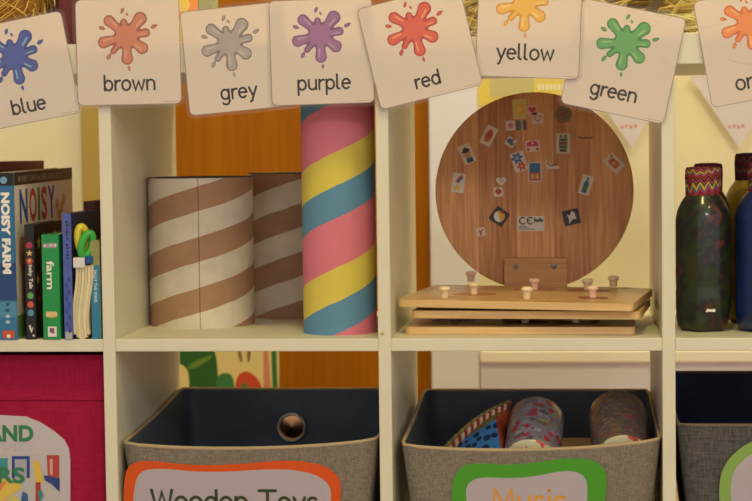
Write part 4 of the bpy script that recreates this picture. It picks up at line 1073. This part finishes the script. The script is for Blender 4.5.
# picture on the door
YP = YW + .006
def pp(pts): return [(q.x, q.z) for q in (atY(u, v, YP) for u, v in pts)]
mb = MB(); M = FR0(YP)
mb.prism(pp([(150, 338), (279, 338), (279, 470), (150, 470)]), -.004, .0005, pbr('poster_cream', 'e8d498', .7), M)
def pq(pts, z, c): mb.poly(smooth_loop(pp(pts), 2), z, pbr('poster_' + c, c, .7), M)
pq([(150, 338), (206, 338), (216, 352), (218, 372), (219, 400), (188, 400), (190, 372), (180, 362), (150, 362)], .0007, '2c6428')
pq([(186, 366), (210, 354), (213, 358), (190, 371)], .0009, '6c8c34')
pq([(216, 376), (226, 372), (234, 376), (235, 400), (216, 400)], .0009, '3c8048')
pq([(235, 400), (236, 376), (246, 370), (256, 376), (262, 386), (262, 400)], .0010, 'd04c28')
pq([(241, 400), (241, 383), (247, 381), (249, 400)], .0012, '5c7c34')
pq([(235, 338), (238, 338), (243, 362), (240, 362)], .0010, '8c6440'); pq([(248, 338), (252, 338), (250, 362), (247, 362)], .0010, '8c6440')
mb.poly(pp([(263, 338), (267, 338), (272, 400), (264, 400)]), .0008, pbr('poster_pink', 'd88c70', .7), M)
mb.poly(pp([(271, 338), (276, 338), (278, 400), (273, 400)]), .0010, pbr('poster_leaf', '3c7840', .7), M)
tag(mb.build('poster'), 'cream poster with green leaves and a red round, seen behind the Wooden Toys bin', 'poster')
mb = MB(); YP = YW - .002
M = FR0(YP)
mb.prism(pp([(478.5, 40), (575, 40), (572, 104), (478.5, 106)]), -.0018, .0005, pbr('notice_yellow', 'e6cc62', .7), M)
mb.poly(pp([(490, 74), (534, 74), (534, 96), (490, 97)]), .0008, pbr('notice_olive', 'c8bc84', .7), M)
for k in range(7): mb.poly(pp([(538 + k * 4, 84), (540.5 + k * 4, 84), (540.5 + k * 4, 90), (538 + k * 4, 90)]), .0008, pbr('notice_white', 'eee6d0', .7), M)
tag(mb.build('notice'), 'yellow paper notice on the wall, peeping over the round board', 'notice')

# ------------------------------------------------------------------ light
def area(name, loc, target, sx, sy, power, col):
    ld = bpy.data.lights.new(name, 'AREA'); ld.shape = 'RECTANGLE'; ld.size = sx; ld.size_y = sy; ld.energy = power; ld.color = col
    o = bpy.data.objects.new(name, ld); COL.objects.link(o); o.location = loc
    o.rotation_euler = (Vector(target) - Vector(loc)).to_track_quat('-Z', 'Y').to_euler()
    return o
WARM = (1.0, .90, .30)
area('ceiling_lamp_front', (.20, -1.25, 2.62), (.1, -.6, 0), .30, .30, 18, WARM)
area('ceiling_lamp_right', (1.5, -1.9, 2.62), (.3, 0, .4), .30, .30, 9, WARM)
area('ceiling_lamp_far', (1.3, -4.2, 2.62), (.1, 0, .5), .9, .6, 48, (1.0, .95, .84))
area('ceiling_lamp_rear', (.25, .84, 2.62), (.25, .75, 0), .30, .22, 34, (1.0, .88, .36))
w = bpy.data.worlds.new('world'); scene.world = w; w.use_nodes = True
N = w.node_tree.nodes; L = w.node_tree.links; bg = N['Background']
tc = N.new('ShaderNodeTexCoord'); sp = N.new('ShaderNodeSeparateXYZ'); L.new(tc.outputs['Generated'], sp.inputs[0])
mr = N.new('ShaderNodeMapRange'); mr.interpolation_type = 'SMOOTHSTEP'
mr.inputs['From Min'].default_value = .2; mr.inputs['From Max'].default_value = -.9; mr.inputs['To Min'].default_value = .58; mr.inputs['To Max'].default_value = .85
L.new(sp.outputs[1], mr.inputs['Value']); L.new(mr.outputs[0], bg.inputs[1])
bg.inputs[0].default_value = (1.0, .96, 1.0, 1)

scene.view_settings.view_transform = 'Standard'; scene.view_settings.look = 'None'
scene.view_settings.gamma = 1; scene.view_settings.use_curve_mapping = False
scene.view_settings.exposure = 0.07
